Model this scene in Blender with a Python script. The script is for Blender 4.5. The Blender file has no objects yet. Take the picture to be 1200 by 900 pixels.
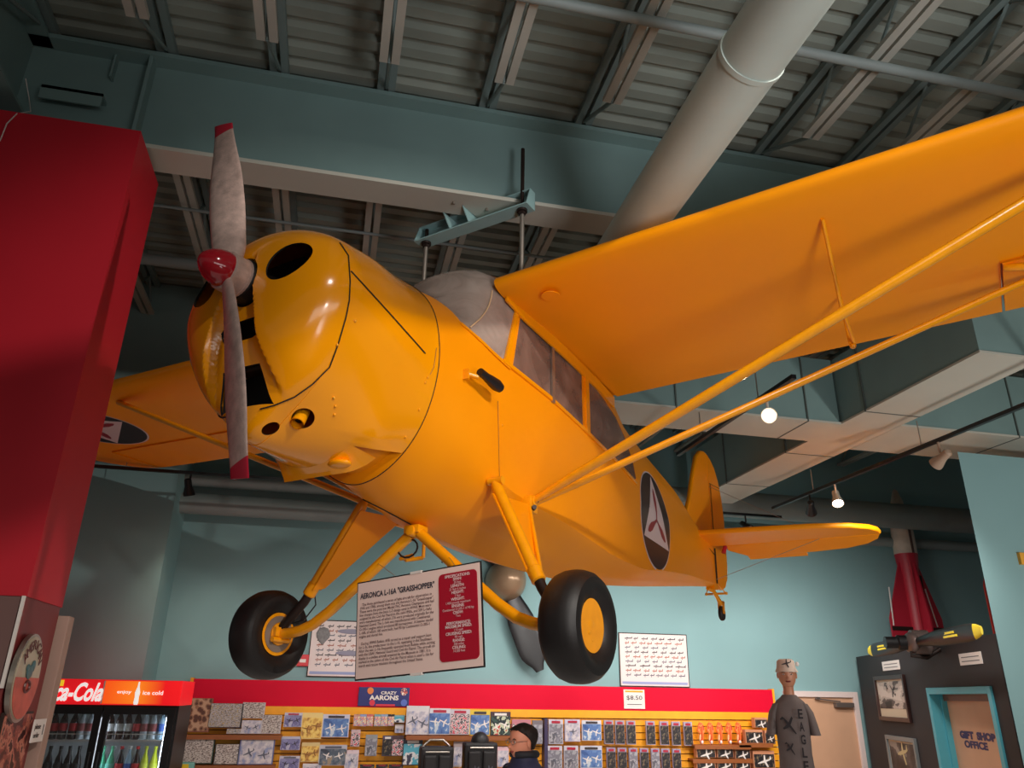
import bpy, bmesh, math, random
from mathutils import Vector as V, Matrix, Euler
from mathutils.bvhtree import BVHTree
random.seed(7)
COL = bpy.context.scene.collection
PI = math.pi
def sn(x): return math.sin(x)
def cs(x): return math.cos(x)
def clamp(x, a=0., b=1.): return max(a, min(b, x))
def sstep(a, b, x):
    t = clamp((x-a)/(b-a)); return t*t*(3-2*t)
# ------------------------------------------------------------------ materials
def lin(c):
    return tuple((x/255/12.92 if x/255 <= .04045 else ((x/255+.055)/1.055)**2.4) for x in c)+(1.,)
MATS = {}
def mat(name, rgb, rough=.6, metal=0., coat=0., noise=0., nscale=6., bump=0., bscale=40., emit=None, es=0., spec=.5, rvar=0.):
    if name in MATS: return MATS[name]
    m = bpy.data.materials.new(name); m.use_nodes = True; nt = m.node_tree; b = nt.nodes['Principled BSDF']
    c = lin(rgb); b.inputs['Base Color'].default_value = c
    b.inputs['Roughness'].default_value = rough; b.inputs['Metallic'].default_value = metal
    b.inputs['Coat Weight'].default_value = coat; b.inputs['Coat Roughness'].default_value = .08
    b.inputs['Specular IOR Level'].default_value = spec
    tc = nt.nodes.new('ShaderNodeTexCoord')
    if noise or rvar:
        n = nt.nodes.new('ShaderNodeTexNoise'); n.inputs['Scale'].default_value = nscale; n.inputs['Detail'].default_value = 5
        nt.links.new(tc.outputs['Object'], n.inputs['Vector'])
        if noise:
            r = nt.nodes.new('ShaderNodeValToRGB'); r.color_ramp.elements[0].position = .3; r.color_ramp.elements[1].position = .7
            r.color_ramp.elements[0].color = tuple(x*(1-noise) for x in c[:3])+(1,); r.color_ramp.elements[1].color = tuple(min(1, x*(1+noise)) for x in c[:3])+(1,)
            nt.links.new(n.outputs['Fac'], r.inputs['Fac']); nt.links.new(r.outputs['Color'], b.inputs['Base Color'])
        if rvar:
            mr = nt.nodes.new('ShaderNodeMapRange'); mr.inputs['To Min'].default_value = max(.02, rough-rvar); mr.inputs['To Max'].default_value = min(1, rough+rvar)
            nt.links.new(n.outputs['Fac'], mr.inputs['Value']); nt.links.new(mr.outputs['Result'], b.inputs['Roughness'])
    if bump:
        n = nt.nodes.new('ShaderNodeTexNoise'); n.inputs['Scale'].default_value = bscale; n.inputs['Detail'].default_value = 3
        bp = nt.nodes.new('ShaderNodeBump'); bp.inputs['Strength'].default_value = bump; bp.inputs['Distance'].default_value = .01
        nt.links.new(tc.outputs['Object'], n.inputs['Vector']); nt.links.new(n.outputs['Fac'], bp.inputs['Height']); nt.links.new(bp.outputs['Normal'], b.inputs['Normal'])
    if emit:
        b.inputs['Emission Color'].default_value = lin(emit); b.inputs['Emission Strength'].default_value = es
    MATS[name] = m
    return m
def glass_mat(name, rgb, milk, film=(205, 190, 180), rough=.05):
    """old acrylic: mostly clear, partly a milky film colour standing in for reflections"""
    m = bpy.data.materials.new(name); m.use_nodes = True; nt = m.node_tree; nt.nodes.clear()
    out = nt.nodes.new('ShaderNodeOutputMaterial'); tr = nt.nodes.new('ShaderNodeBsdfTransparent'); tr.inputs['Color'].default_value = lin(rgb)
    pr = nt.nodes.new('ShaderNodeBsdfPrincipled'); pr.inputs['Base Color'].default_value = lin(film); pr.inputs['Roughness'].default_value = rough+.1
    mx = nt.nodes.new('ShaderNodeMixShader')
    tc = nt.nodes.new('ShaderNodeTexCoord'); n = nt.nodes.new('ShaderNodeTexNoise'); n.inputs['Scale'].default_value = 5; n.inputs['Detail'].default_value = 8; n.inputs['Distortion'].default_value = 1.5
    mr = nt.nodes.new('ShaderNodeMapRange'); mr.inputs['From Min'].default_value = .3; mr.inputs['From Max'].default_value = .75; mr.inputs['To Min'].default_value = milk*.7; mr.inputs['To Max'].default_value = milk*1.3
    nt.links.new(tc.outputs['Object'], n.inputs['Vector']); nt.links.new(n.outputs['Fac'], mr.inputs['Value']); nt.links.new(mr.outputs['Result'], mx.inputs['Fac'])
    nt.links.new(tr.outputs[0], mx.inputs[1]); nt.links.new(pr.outputs[0], mx.inputs[2]); nt.links.new(mx.outputs[0], out.inputs['Surface'])
    MATS[name] = m; return m
def art_mat(name, cols, scale=14., kind='noise', stretch=(1, 1, 1)):
    """printed picture: patches of a few inks"""
    if name in MATS: return MATS[name]
    m = bpy.data.materials.new(name); m.use_nodes = True; nt = m.node_tree; b = nt.nodes['Principled BSDF']; b.inputs['Roughness'].default_value = .45
    tc = nt.nodes.new('ShaderNodeTexCoord'); mp = nt.nodes.new('ShaderNodeMapping'); mp.inputs['Scale'].default_value = stretch
    nt.links.new(tc.outputs['Object'], mp.inputs['Vector'])
    if kind == 'voronoi':
        n = nt.nodes.new('ShaderNodeTexVoronoi'); n.inputs['Scale'].default_value = scale; o = n.outputs['Distance']; lo, hi = .1, .75
    else:
        n = nt.nodes.new('ShaderNodeTexNoise'); n.inputs['Scale'].default_value = scale; n.inputs['Detail'].default_value = 4; o = n.outputs['Fac']; lo, hi = .33, .68
    nt.links.new(mp.outputs['Vector'], n.inputs['Vector'])
    r = nt.nodes.new('ShaderNodeValToRGB'); r.color_ramp.interpolation = 'CONSTANT'
    k = len(cols)
    for i, c in enumerate(cols):
        p = 0 if i == 0 else lo+(hi-lo)*i/k
        if i < 2: e = r.color_ramp.elements[i]; e.position = p
        else: e = r.color_ramp.elements.new(p)
        e.color = lin(c)
    nt.links.new(o, r.inputs['Fac']); nt.links.new(r.outputs['Color'], b.inputs['Base Color'])
    MATS[name] = m; return m

YEL = mat('yellow_paint', (255, 160, 0), .2, coat=.5, noise=.03, nscale=3, bump=.03, bscale=5, rvar=.07)
YELF = mat('yellow_doped_fabric', (255, 153, 0), .42, spec=.3, noise=.035, nscale=2.5, bump=.05, bscale=6, rvar=.12)
YELT = mat('yellow_tube_paint', (252, 160, 4), .3, noise=.08, nscale=20, coat=.3)
DARK = mat('dark_gap', (14, 11, 10), .7)
RUB = mat('tyre_rubber', (24, 20, 20), .5, noise=.2, nscale=14, bump=.05, bscale=60)
BLKM = mat('dark_oily_metal', (50, 38, 34), .45, metal=.5, noise=.2)
STEEL = mat('steel_rod', (175, 165, 155), .35, metal=.8)
BLADE = mat('worn_propeller_metal', (200, 172, 162), .4, metal=.35, noise=.2, nscale=25, bump=.15, bscale=120)
REDP = mat('propeller_red_paint', (178, 30, 52), .35, noise=.08)
SPIN = mat('spinner_red_paint', (160, 20, 34), .12, coat=.6, noise=.12, nscale=10)
BLACKG = mat('insignia_black', (36, 26, 34), .35)
WHITEI = mat('insignia_white', (222, 200, 202), .4)
REDI = mat('insignia_red', (150, 28, 50), .4)
TEAL = mat('teal_wall_paint', (134, 170, 172), .75, noise=.03, nscale=1.5)
TEALD = mat('teal_steel_paint', (122, 148, 146), .6, noise=.06, nscale=2.5)
TEALH = mat('hanger_paint', (150, 184, 184), .4, noise=.04)
CREAM = mat('soffit_cream', (190, 188, 176), .75, noise=.04, nscale=2)
GREYD = mat('deck_grey', (140, 146, 136), .7, noise=.22, nscale=1.3)
JOIST = mat('joist_paint', (118, 134, 132), .6, noise=.1, nscale=3)
JOISTB = mat('joist_bottom_lit', (178, 178, 168), .6, noise=.1, nscale=3)  # joist paint made paler where light catches the bottom chords
DUCT = mat('round_duct_paint', (184, 194, 186), .5, noise=.06, nscale=3)
PIPE = mat('pipe_paint', (138, 148, 146), .55, noise=.06, nscale=4)
REDC = mat('column_red', (196, 22, 42), .55, noise=.03, nscale=3)
REDB = mat('header_red', (218, 0, 46), .6, noise=.02, spec=.2)
ORNG = mat('slat_orange', (248, 168, 26), .5, noise=.06, nscale=9)
ORND = mat('slat_groove_brown', (120, 66, 14), .7)
BEIGE = mat('counter_beige', (172, 140, 126), .6, noise=.05)
WHITE = mat('white_card', (232, 222, 216), .5)
BLACK = mat('black_plastic', (22, 20, 22), .4)
BLKW = mat('black_wall_paint', (44, 40, 42), .7, noise=.08, nscale=4)
DOORW = mat('tan_door', (206, 160, 128), .55, noise=.05, nscale=3)
DFRW = mat('pale_door_frame', (226, 206, 200), .45)
DFRT = mat('turquoise_door_frame', (86, 178, 196), .45)
SKIN = mat('skin', (214, 140, 112), .5, noise=.06, nscale=10)
SKINM = mat('mannequin_skin', (196, 134, 104), .4)
HAIR = mat('dark_hair', (26, 16, 14), .6, bump=.6, bscale=120)
NAVY = mat('navy_jacket', (46, 52, 82), .6, noise=.25, nscale=9, bump=.4, bscale=14)
TEE = mat('charcoal_tshirt', (112, 100, 98), .8, noise=.08, nscale=9)
TILE = mat('floor_tile', (150, 128, 112), .5, noise=.08, nscale=1.2)
WINDS = glass_mat('milky_windshield', (222, 208, 200), .50, (214, 196, 184))  # pale film colour paints in the reflections of the old plexi
WIND = glass_mat('tinted_window', (200, 178, 168), .50, (168, 136, 122))  # brown tint, with reflections painted in as film colour
CABIN = mat('cabin_lining', (168, 132, 112), .8, noise=.1)

# ------------------------------------------------------------------ mesh helpers
def frame(d):
    d = d.normalized(); a = V((0, 0, 1)) if abs(d.z) < .9 else V((1, 0, 0))
    x = d.cross(a).normalized(); return x, d.cross(x).normalized()
class MB:
    def __init__(s): s.v = []; s.f = []; s.mi = []; s.m = 0
    def add(s, vs, fs):
        o = len(s.v); s.v += [tuple(p) for p in vs]; s.f += [tuple(i+o for i in f) for f in fs]; s.mi += [s.m]*len(fs); return s
    def box(s, a, b, M=None):
        x0, y0, z0 = a; x1, y1, z1 = b
        x0, x1 = min(x0, x1), max(x0, x1); y0, y1 = min(y0, y1), max(y0, y1); z0, z1 = min(z0, z1), max(z0, z1)
        vs = [V(p) for p in ((x0, y0, z0), (x1, y0, z0), (x1, y1, z0), (x0, y1, z0), (x0, y0, z1), (x1, y0, z1), (x1, y1, z1), (x0, y1, z1))]
        if M: vs = [M@p for p in vs]
        return s.add(vs, [(3, 2, 1, 0), (4, 5, 6, 7), (0, 1, 5, 4), (1, 2, 6, 5), (2, 3, 7, 6), (3, 0, 4, 7)])
    def bar(s, p, q, w, h, up=(0, 0, 1)):
        p, q = V(p), V(q); d = (q-p).normalized(); x = d.cross(V(up)).normalized(); y = x.cross(d).normalized()
        vs = [c+x*i*w/2+y*j*h/2 for c in (p, q) for i, j in ((-1, -1), (1, -1), (1, 1), (-1, 1))]
        return s.add(vs, [(3, 2, 1, 0), (4, 5, 6, 7), (0, 1, 5, 4), (1, 2, 6, 5), (2, 3, 7, 6), (3, 0, 4, 7)])
    def tube(s, pts, r, n=10, caps=True, flat=None):
        pts = [V(p) for p in pts]; k = len(pts); rs = r if isinstance(r, (list, tuple)) else [r]*k
        rings = []; x = None
        for i, p in enumerate(pts):
            d = (pts[min(i+1, k-1)]-pts[max(i-1, 0)]).normalized()
            if x is None: x, y = frame(d)
            else:
                x = (x-d*x.dot(d)).normalized(); y = d.cross(x).normalized()
            rings.append([p+x*cs(2*PI*j/n)*rs[i]+y*sn(2*PI*j/n)*rs[i] for j in range(n)])
        return s.loft(rings, True, caps)
    def loft(s, rings, closed=True, caps=True):
        n = len(rings[0]); vs = [p for r in rings for p in r]; fs = []
        for i in range(len(rings)-1):
            for j in range(n if closed else n-1):
                a = i*n+j; b = i*n+(j+1) % n; fs.append((a, b, b+n, a+n))
        if caps and closed: fs.append(tuple(range(n-1, -1, -1))); fs.append(tuple(range((len(rings)-1)*n, len(rings)*n)))
        return s.add(vs, fs)
    def lathe(s, prof, M=None, n=32, sx=1, sy=1):
        """prof: list of (r, z) around local z"""
        rings = [[V((r*cs(2*PI*j/n)*sx, r*sn(2*PI*j/n)*sy, z)) for j in range(n)] for r, z in prof]
        if M: rings = [[M@p for p in r] for r in rings]
        return s.loft(rings, True, True)
    def prism(s, poly, ext, M=None):
        """poly list of 3d points, ext vector"""
        P = [V(p) for p in poly]; e = V(ext); n = len(P); vs = P+[p+e for p in P]
        if M: vs = [M@p for p in vs]
        return s.add(vs, [tuple(range(n-1, -1, -1)), tuple(range(n, 2*n))]+[(i, (i+1) % n, (i+1) % n+n, i+n) for i in range(n)])
    def ball(s, c, r, n=16, m=10, M=None):
        c = V(c); rr = r if isinstance(r, (tuple, list)) else (r, r, r); rings = []
        for i in range(m+1):
            a = -PI/2+PI*i/m; a = clamp(a, -PI/2+.02, PI/2-.02)
            rings.append([V((cs(a)*cs(2*PI*j/n)*rr[0], cs(a)*sn(2*PI*j/n)*rr[1], sn(a)*rr[2])) for j in range(n)])
        rings = [[(M@p if M else p)+c for p in r_] for r_ in rings]
        return s.loft(rings, True, True)
    def build(s, name, mats, parent=None, smooth=None, bevel=0., fix=True):
        me = bpy.data.meshes.new(name); me.from_pydata(s.v, [], s.f)
        if not isinstance(mats, (list, tuple)): mats = [mats]
        for m in mats: me.materials.append(m)
        me.polygons.foreach_set('material_index', s.mi)
        if fix:
            bm = bmesh.new(); bm.from_mesh(me); bmesh.ops.recalc_face_normals(bm, faces=bm.faces)
            if bevel: bmesh.ops.bevel(bm, geom=[e for e in bm.edges if len(e.link_faces) == 2 and e.calc_face_angle(0) > .5], offset=bevel, segments=2, affect='EDGES', profile=.6)
            bm.to_mesh(me); bm.free()
        return link(name, me, parent, smooth)
def link(name, me, parent=None, smooth=None):
    if smooth is not None:
        me.shade_smooth(); me.set_sharp_from_angle(angle=math.radians(smooth))
    o = bpy.data.objects.new(name, me); COL.objects.link(o)
    if parent: o.parent = parent
    return o
def empty(name, loc=(0, 0, 0), rz=0, parent=None):
    o = bpy.data.objects.new(name, None); COL.objects.link(o); o.location = loc; o.rotation_euler = (0, 0, rz); o.empty_display_size = .1
    if parent: o.parent = parent
    return o
def tag(o, label, cat=None, group=None, kind=None):
    o['label'] = label
    if cat: o['category'] = cat
    if group: o['group'] = group
    if kind: o['kind'] = kind
    return o
def struct(o): o['kind'] = 'structure'; return o
def copy_tree(o, parent=None):
    c = o.copy(); COL.objects.link(c)
    if parent: c.parent = parent
    for ch in list(o.children): copy_tree(ch, c)
    return c
def text(name, body, size, m, parent=None, M=None, ext=.0006, align='CENTER', shear=0., off=0., sx=1., sp=1.):
    cu = bpy.data.curves.new(name, 'FONT'); cu.body = body; cu.size = size; cu.extrude = ext; cu.align_x = align; cu.align_y = 'CENTER'; cu.shear = shear; cu.offset = off; cu.space_line = sp
    cu.resolution_u = 3
    t = bpy.data.objects.new('tmp', cu); COL.objects.link(t); dg = bpy.context.evaluated_depsgraph_get(); dg.update()
    me = bpy.data.meshes.new_from_object(t.evaluated_get(dg)); bpy.data.objects.remove(t); bpy.data.curves.remove(cu)
    me.transform(Matrix.Diagonal((sx, 1, 1, 1)))
    if M: me.transform(M)
    me.materials.clear(); me.materials.append(m); me.name = name
    o = bpy.data.objects.new(name, me); COL.objects.link(o)
    if parent: o.parent = parent
    return o
def mods(mesh_obj, ops):
    """apply modifiers without operators; ops: ('SOLID', thickness) / ('DIFF'|'INT', cutter object)"""
    for k, a in ops:
        if k == 'SOLID':
            m = mesh_obj.modifiers.new('s', 'SOLIDIFY'); m.thickness = a; m.offset = -1
        else:
            m = mesh_obj.modifiers.new('b', 'BOOLEAN'); m.operation = 'DIFFERENCE' if k == 'DIFF' else 'INTERSECT'; m.object = a; m.solver = 'EXACT'
    dg = bpy.context.evaluated_depsgraph_get(); dg.update()
    me = bpy.data.meshes.new_from_object(mesh_obj.evaluated_get(dg)); mesh_obj.modifiers.clear(); mesh_obj.data = me
    for k, a in ops:
        if k != 'SOLID' and a.name.startswith('cut'): pass
    return mesh_obj
def kill(*os):
    for o in os: bpy.data.objects.remove(o)

# ------------------------------------------------------------------ camera (room axes: x along the girder, y to the back wall)
F = 901.; YAW = math.radians(12.5); CAM = V((0, 0, 1.9))
RZ = Matrix.Rotation(-YAW, 3, 'Z')
th = math.atan2(F, 2220.); rl = math.atan2(36., 2220.)
fw = V((0, cs(th), sn(th))); up0 = V((0, -sn(th), cs(th))); rt0 = V((1, 0, 0))
rt = RZ@(rt0*cs(rl)+up0*sn(rl)); up = RZ@(up0*cs(rl)-rt0*sn(rl)); fw = RZ@fw
cd = bpy.data.cameras.new('camera'); cam = bpy.data.objects.new('camera', cd); COL.objects.link(cam)
cd.sensor_width = 36; cd.lens = F*36/1200; cd.clip_start = .05
cam.matrix_world = Matrix(((rt.x, up.x, -fw.x, CAM.x), (rt.y, up.y, -fw.y, CAM.y), (rt.z, up.z, -fw.z, CAM.z), (0, 0, 0, 1)))
bpy.context.scene.camera = cam
def ray(px, py): return (fw+rt*((px-600)/F)-up*((py-450)/F))
def W(px, py, ax, val):
    d = ray(px, py); t = (val-CAM[ax])/d[ax]; return CAM+d*t
def WD(px, py, depth): return CAM+ray(px, py)*depth
def WP(px, py, p0, n):
    d = ray(px, py); n = V(n); return CAM+d*((V(p0)-CAM).dot(n)/d.dot(n))

# ================================================================== THE AIRCRAFT
RB = Matrix(((-0.5264692439, 0.8499292632, 0.0212222234), (-0.8496245247, -0.5268661729, 0.0234564024), (0.0311175548, -0.0056818469, 0.9994995820)))
TB = V((-1.128114818, 2.676222964, 3.440719495))
MBODY = Matrix.Translation(RZ@TB)@(RZ@RB).to_4x4()
air = empty('light_aircraft'); air.matrix_world = MBODY
tag(air, 'yellow high-wing light aircraft with red spinner hanging from the ceiling on steel rods', 'airplane')
INV = MBODY.inverted(); CB = INV@CAM
def rayb(px, py): return (INV.to_3x3()@ray(px, py)).normalized()
# fuselage sections: x, then 7 (y,z) from top centre to keel
SEC = [
 (-.25, (0, .30), (.21, .262), (.385, .14), (.458, -.085), (.318, -.375), (.15, -.535), (0, -.635)),
 (-.45, (0, .355), (.205, .29), (.38, .16), (.445, -.10), (.338, -.385), (.195, -.56), (0, -.64)),
 (-.62, (0, .385), (.20, .31), (.365, .155), (.425, -.11), (.348, -.385), (.225, -.575), (0, -.64)),
 (-.85, (0, .42), (.20, .335), (.35, .15), (.402, -.12), (.345, -.38), (.20, -.56), (0, -.635)),
 (-1.1, (0, .47), (.22, .36), (.362, .17), (.405, -.12), (.365, -.42), (.21, -.61), (0, -.70)),
 (-1.22, (0, .63), (.25, .53), (.372, .27), (.40, -.11), (.375, -.45), (.21, -.635), (0, -.715)),
 (-1.35, (0, .725), (.28, .66), (.378, .38), (.40, -.1), (.39, -.50), (.21, -.675), (0, -.745)),
 (-1.6, (0, .715), (.30, .70), (.385, .5), (.40, -.05), (.40, -.55), (.22, -.70), (0, -.765)),
 (-2.1, (0, .72), (.30, .71), (.385, .5), (.40, -.05), (.40, -.58), (.22, -.72), (0, -.785)),
 (-2.5, (0, .68), (.30, .66), (.375, .45), (.39, -.08), (.375, -.60), (.20, -.72), (0, -.775)),
 (-2.9, (0, .60), (.28, .55), (.345, .33), (.365, -.1), (.34, -.615), (.18, -.71), (0, -.755)),
 (-3.4, (0, .54), (.19, .47), (.275, .25), (.32, -.12), (.305, -.60), (.16, -.67), (0, -.70)),
 (-4.0, (0, .49), (.14, .40), (.225, .2), (.27, -.12), (.265, -.52), (.14, -.59), (0, -.62)),
 (-4.8, (0, .41), (.08, .32), (.14, .15), (.18, -.08), (.18, -.42), (.1, -.475), (0, -.50)),
 (-5.4, (0, .20), (.045, .17), (.08, .10), (.10, -.05), (.10, -.36), (.06, -.39), (0, -.41)),
 (-5.98, (0, .10), (.02, .08), (.03, .04), (.035, -.08), (.035, -.30), (.02, -.32), (0, -.33))]
def pchip(xs, ys, x):
    n = len(xs)
    if x >= xs[0]: return ys[0]
    if x <= xs[-1]: return ys[-1]
    i = 0
    while x < xs[i+1]: i += 1
    h = [xs[k+1]-xs[k] for k in range(n-1)]; d = [(ys[k+1]-ys[k])/h[k] for k in range(n-1)]
    def m(k):
        if k == 0: return d[0]
        if k == n-1: return d[-1]
        if d[k-1]*d[k] <= 0: return 0
        return 2*d[k-1]*d[k]/(d[k-1]+d[k])
    t = (x-xs[i])/h[i]; a, b = ys[i], ys[i+1]
    return (2*t**3-3*t*t+1)*a+(t**3-2*t*t+t)*h[i]*m(i)+(-2*t**3+3*t*t)*b+(t**3-t*t)*h[i]*m(i+1)
XS = [s[0] for s in SEC]
def ctrl(x): return [(pchip(XS, [s[1+k][0] for s in SEC], x), pchip(XS, [s[1+k][1] for s in SEC], x)) for k in range(7)]
def half(x, N=36, inset=0.):
    """points from top centre to keel, y>=0"""
    c = ctrl(x); ext = [(-c[1][0], c[1][1])]+c+[(-c[5][0], c[5][1])]
    out = []; flat = sstep(-1.1, -1.7, x)*.85
    for i in range(N+1):
        s = i/N*6; k = min(int(s), 5); t = s-k
        p0, p1, p2, p3 = ext[k], ext[k+1], ext[k+2], ext[k+3]
        q = []
        for a in (0, 1):
            cr = .5*((2*p1[a])+(-p0[a]+p2[a])*t+(2*p0[a]-5*p1[a]+4*p2[a]-p3[a])*t*t+(-p0[a]+3*p1[a]-3*p2[a]+p3[a])*t**3)
            li = p1[a]*(1-t)+p2[a]*t
            w = flat if s > 2 else flat*.25
            q.append(cr*(1-w)+li*w)
        out.append((max(q[0], 0) if 0 < i < N else 0., q[1]))
    if inset:
        out = [(y*(1-inset/.4), -.12+(z+.12)*(1-inset/.5)) for y, z in out]
    return out
def ring(x, N=36, inset=0., xf=None):
    h = half(x, N, inset); pts = h+[(-y, z) for y, z in h[-2:0:-1]]
    return [V((xf(y, z) if xf else x, y, z)) for y, z in pts]
def body_range(x0, x1, n, N=36, inset=0.):
    return [ring(x0+(x1-x0)*i/n, N, inset) for i in range(n+1)]
def flen(x):  # fine stations
    return x
# full solid body for ray hits
hb = MB().loft(body_range(-.25, -5.98, 120)); BV = BVHTree.FromPolygons([V(p) for p in hb.v], hb.f)
def hit(px, py, lift=.002):
    loc, no, i, d = BV.ray_cast(CB, rayb(px, py))
    if loc is None: return None, None
    if no.dot(rayb(px, py)) > 0: no = -no
    return loc+no*lift, no
def side(x, z, s=1, lift=.002):
    loc, no, i, d = BV.ray_cast(V((x, s*2, z)), V((0, -s, 0)))
    if loc is None: return None, None
    if no.y*s < 0: no = -no
    return loc+no*lift, no

# fuselage shell with window openings
fb = MB(); fb.loft([[V((p.x, p.y*.93, -.1+(p.z+.1)*.92)) for p in r] for r in body_range(-.62, -.84, 4)]+body_range(-.862, -5.98, 110))
fus = fb.build('fuselage', [YELF, CABIN], None)
WPOLY = [[(-1.505, .135), (-1.585, .505), (-2.345, .425), (-2.345, .06)],
         [(-2.455, .045), (-2.455, .425), (-2.74, .40), (-2.98, .365), (-3.20, .29), (-3.34, .17), (-3.37, .03), (-3.30, .0)]]
SHIELD = [(-1.01, .46), (-1.05, .32), (-1.10, .20), (-1.18, .17), (-1.30, .145), (-1.42, .13), (-1.50, .36), (-1.535, .505), (-1.49, .58), (-1.45, .66), (-1.44, .9), (-.9, .9)]
def cutter(poly, y0=-1, y1=1):
    m = MB().prism([(x, y0, z) for x, z in poly], (0, y1-y0, 0)); o = m.build('cut', DARK); return o
c1 = [cutter(p) for p in WPOLY]; c2 = cutter(SHIELD)
shell = fus.data.copy()
mods(fus, [('SOLID', .018)]); mods(fus, [('DIFF', c) for c in c1]); mods(fus, [('DIFF', c2)])
fus.parent = air; fus.data.shade_smooth(); fus.data.set_sharp_from_angle(angle=math.radians(22))
# glazing: the same skin kept only inside the openings
def glaze(name, poly, m, grow, label=None):
    o = bpy.data.objects.new(name, shell.copy()); COL.objects.link(o)
    # open skin only in cabin zone
    cx = sum(p[0] for p in poly)/len(poly); cz = sum(p[1] for p in poly)/len(poly)
    pg = [(cx+(x-cx)*grow, cz+(z-cz)*grow) for x, z in poly]
    c = cutter(pg); mods(o, [('SOLID', .004)]); mods(o, [('INT', c)]); kill(c)
    o.data.transform(Matrix.Diagonal((1, .992, 1, 1)))
    o.data.materials.clear(); o.data.materials.append(m); o.parent = air; o.data.shade_smooth(); o.data.set_sharp_from_angle(angle=math.radians(30))
    return o
ws = glaze('windshield', SHIELD, WINDS, 1.015); ws['label'] = 'curved milky clear windshield'
w1 = glaze('side_window', WPOLY[0], WIND, 1.02); w2 = glaze('rear_window', WPOLY[1], WIND, 1.03)
kill(*c1, c2)
# window frame strips (both sides)
def strip(pts, s, w, t=.012, lift=.006):
    """flat bar lying on the side skin along (x,z) points"""
    m = MB(); P = []
    for x, z in pts:
        p, n = side(x, z, s, lift)
        if p is not None: P.append((p, n))
    for (p, n), (q, n2) in zip(P, P[1:]): m.bar(p, q, t, w, up=(q-p).cross(n))
    return m
for s in (1, -1):
    m = strip([(-1.43, .13), (-1.555, .53)], s, .035); m.build('window_pillar', YEL, air)
    m = strip([(-1.40, .122), (-1.9, .10), (-2.44, .045), (-2.9, .01), (-3.33, -.02)], s, .022); m.build('window_sill', YEL, air)
    m = strip([(-1.56, .525), (-2.0, .475), (-2.45, .435)], s, .022); m.build('window_rail', YEL, air)
    m = strip([(-2.40, .045), (-2.40, .44)], s, .045); m.build('window_pillar', YEL, air)
    m = strip([(-1.94, .08), (-1.94, .47)], s, .03); o = m.build('window_divider', STEEL, air); o['label'] = 'pale metal divider between sliding panes'
    m = strip([(-1.08, .20), (-1.18, .155), (-1.30, .128), (-1.47, .105)], s, .018, .004); m.build('trim_strip', YEL, air)
# white brace tubes inside the windshield
for s in (1, -1):
    P = []
    for k in range(9):
        t = k/8; p, n = side(-1.14-.20*t-.03*sn(PI*t), .20+.32*t, s, .003)
        if p: P.append(p)
    MB().tube(P, .0045, 8).build('windshield_seam', mat('seam_pale', (226, 190, 150), .4), air, 60)
    MB().tube([(-1.55, .3*s, .5), (-1.5, .32*s, .15)], .012, 8).build('cabin_tube', STEEL, air, 60)
MB().tube([(-1.5, -.36, .54), (-1.5, .36, .54)], .012, 8).build('cabin_tube', STEEL, air, 60)
# seats inside
for x in (-1.95, -2.55):
    m = MB().box((x-.12, -.2, -.1), (x-.05, .2, .34)).box((x-.1, -.2, -.18), (x+.3, .2, -.1)); m.build('cabin_seat', CABIN, air, bevel=.02)
# ---- cowling
def cowl_ring(t, N=48):
    # front seam at -.27, rear edge -.86 at the sides, -.60 under the belly
    def xe(y, z):
        k = sstep(-.52, -.565, z); return -.862+(.862-.57)*k
    h = half(-.27-t*.59, N); pts = h+[(-y, z) for y, z in h[-2:0:-1]]
    out = []
    for y, z in pts:
        x = -.27+(xe(y, z)+.27)*t; out.append((x, y, z))
    # evaluate skin at own station
    res = []
    for (x, y, z), k in zip(out, range(len(out))):
        hh = half(x, N); kk = k if k <= N else 2*N-k
        yy, zz = hh[kk]; yy = yy if k <= N else -yy
        f = 1.006; res.append(V((x, yy*f, -.12+(zz+.12)*f)))
    return res
cw = MB().loft([cowl_ring(i/24) for i in range(25)], True, False).build('engine_cowling', [YEL, DARK], None)
cw.data.update()
def ellcut(c, axis, a, b, rot=0., L=.25, n=40, xdir=None):
    d = V(axis).normalized(); x = V(xdir) if xdir else V((0, 1, 0)); x = (x-d*x.dot(d)).normalized(); y = d.cross(x)
    pts = []
    for j in range(n):
        u = a*cs(2*PI*j/n); w = b*sn(2*PI*j/n); pts.append(V(c)-d*L/2+x*(u*cs(rot)-w*sn(rot))+y*(u*sn(rot)+w*cs(rot)))
    return MB().prism(pts, d*L).build('cut', DARK)
cuts = []
for px, py, a, b in ((317, 502, .036, .026), (355, 490, .045, .045)):
    p, n = hit(px, py)
    if p:
        v_ = (n-rayb(px, py)).normalized(); cuts.append(ellcut(p, v_, a, b, L=.12))
bp_, bn_ = hit(355, 490)
mods(cw, [('SOLID', .006)])
for c in cuts: mods(cw, [('DIFF', c)])
chin_cuts = cuts; cw.parent = air; cw.data.shade_smooth(); cw.data.set_sharp_from_angle(angle=math.radians(30))
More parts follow.
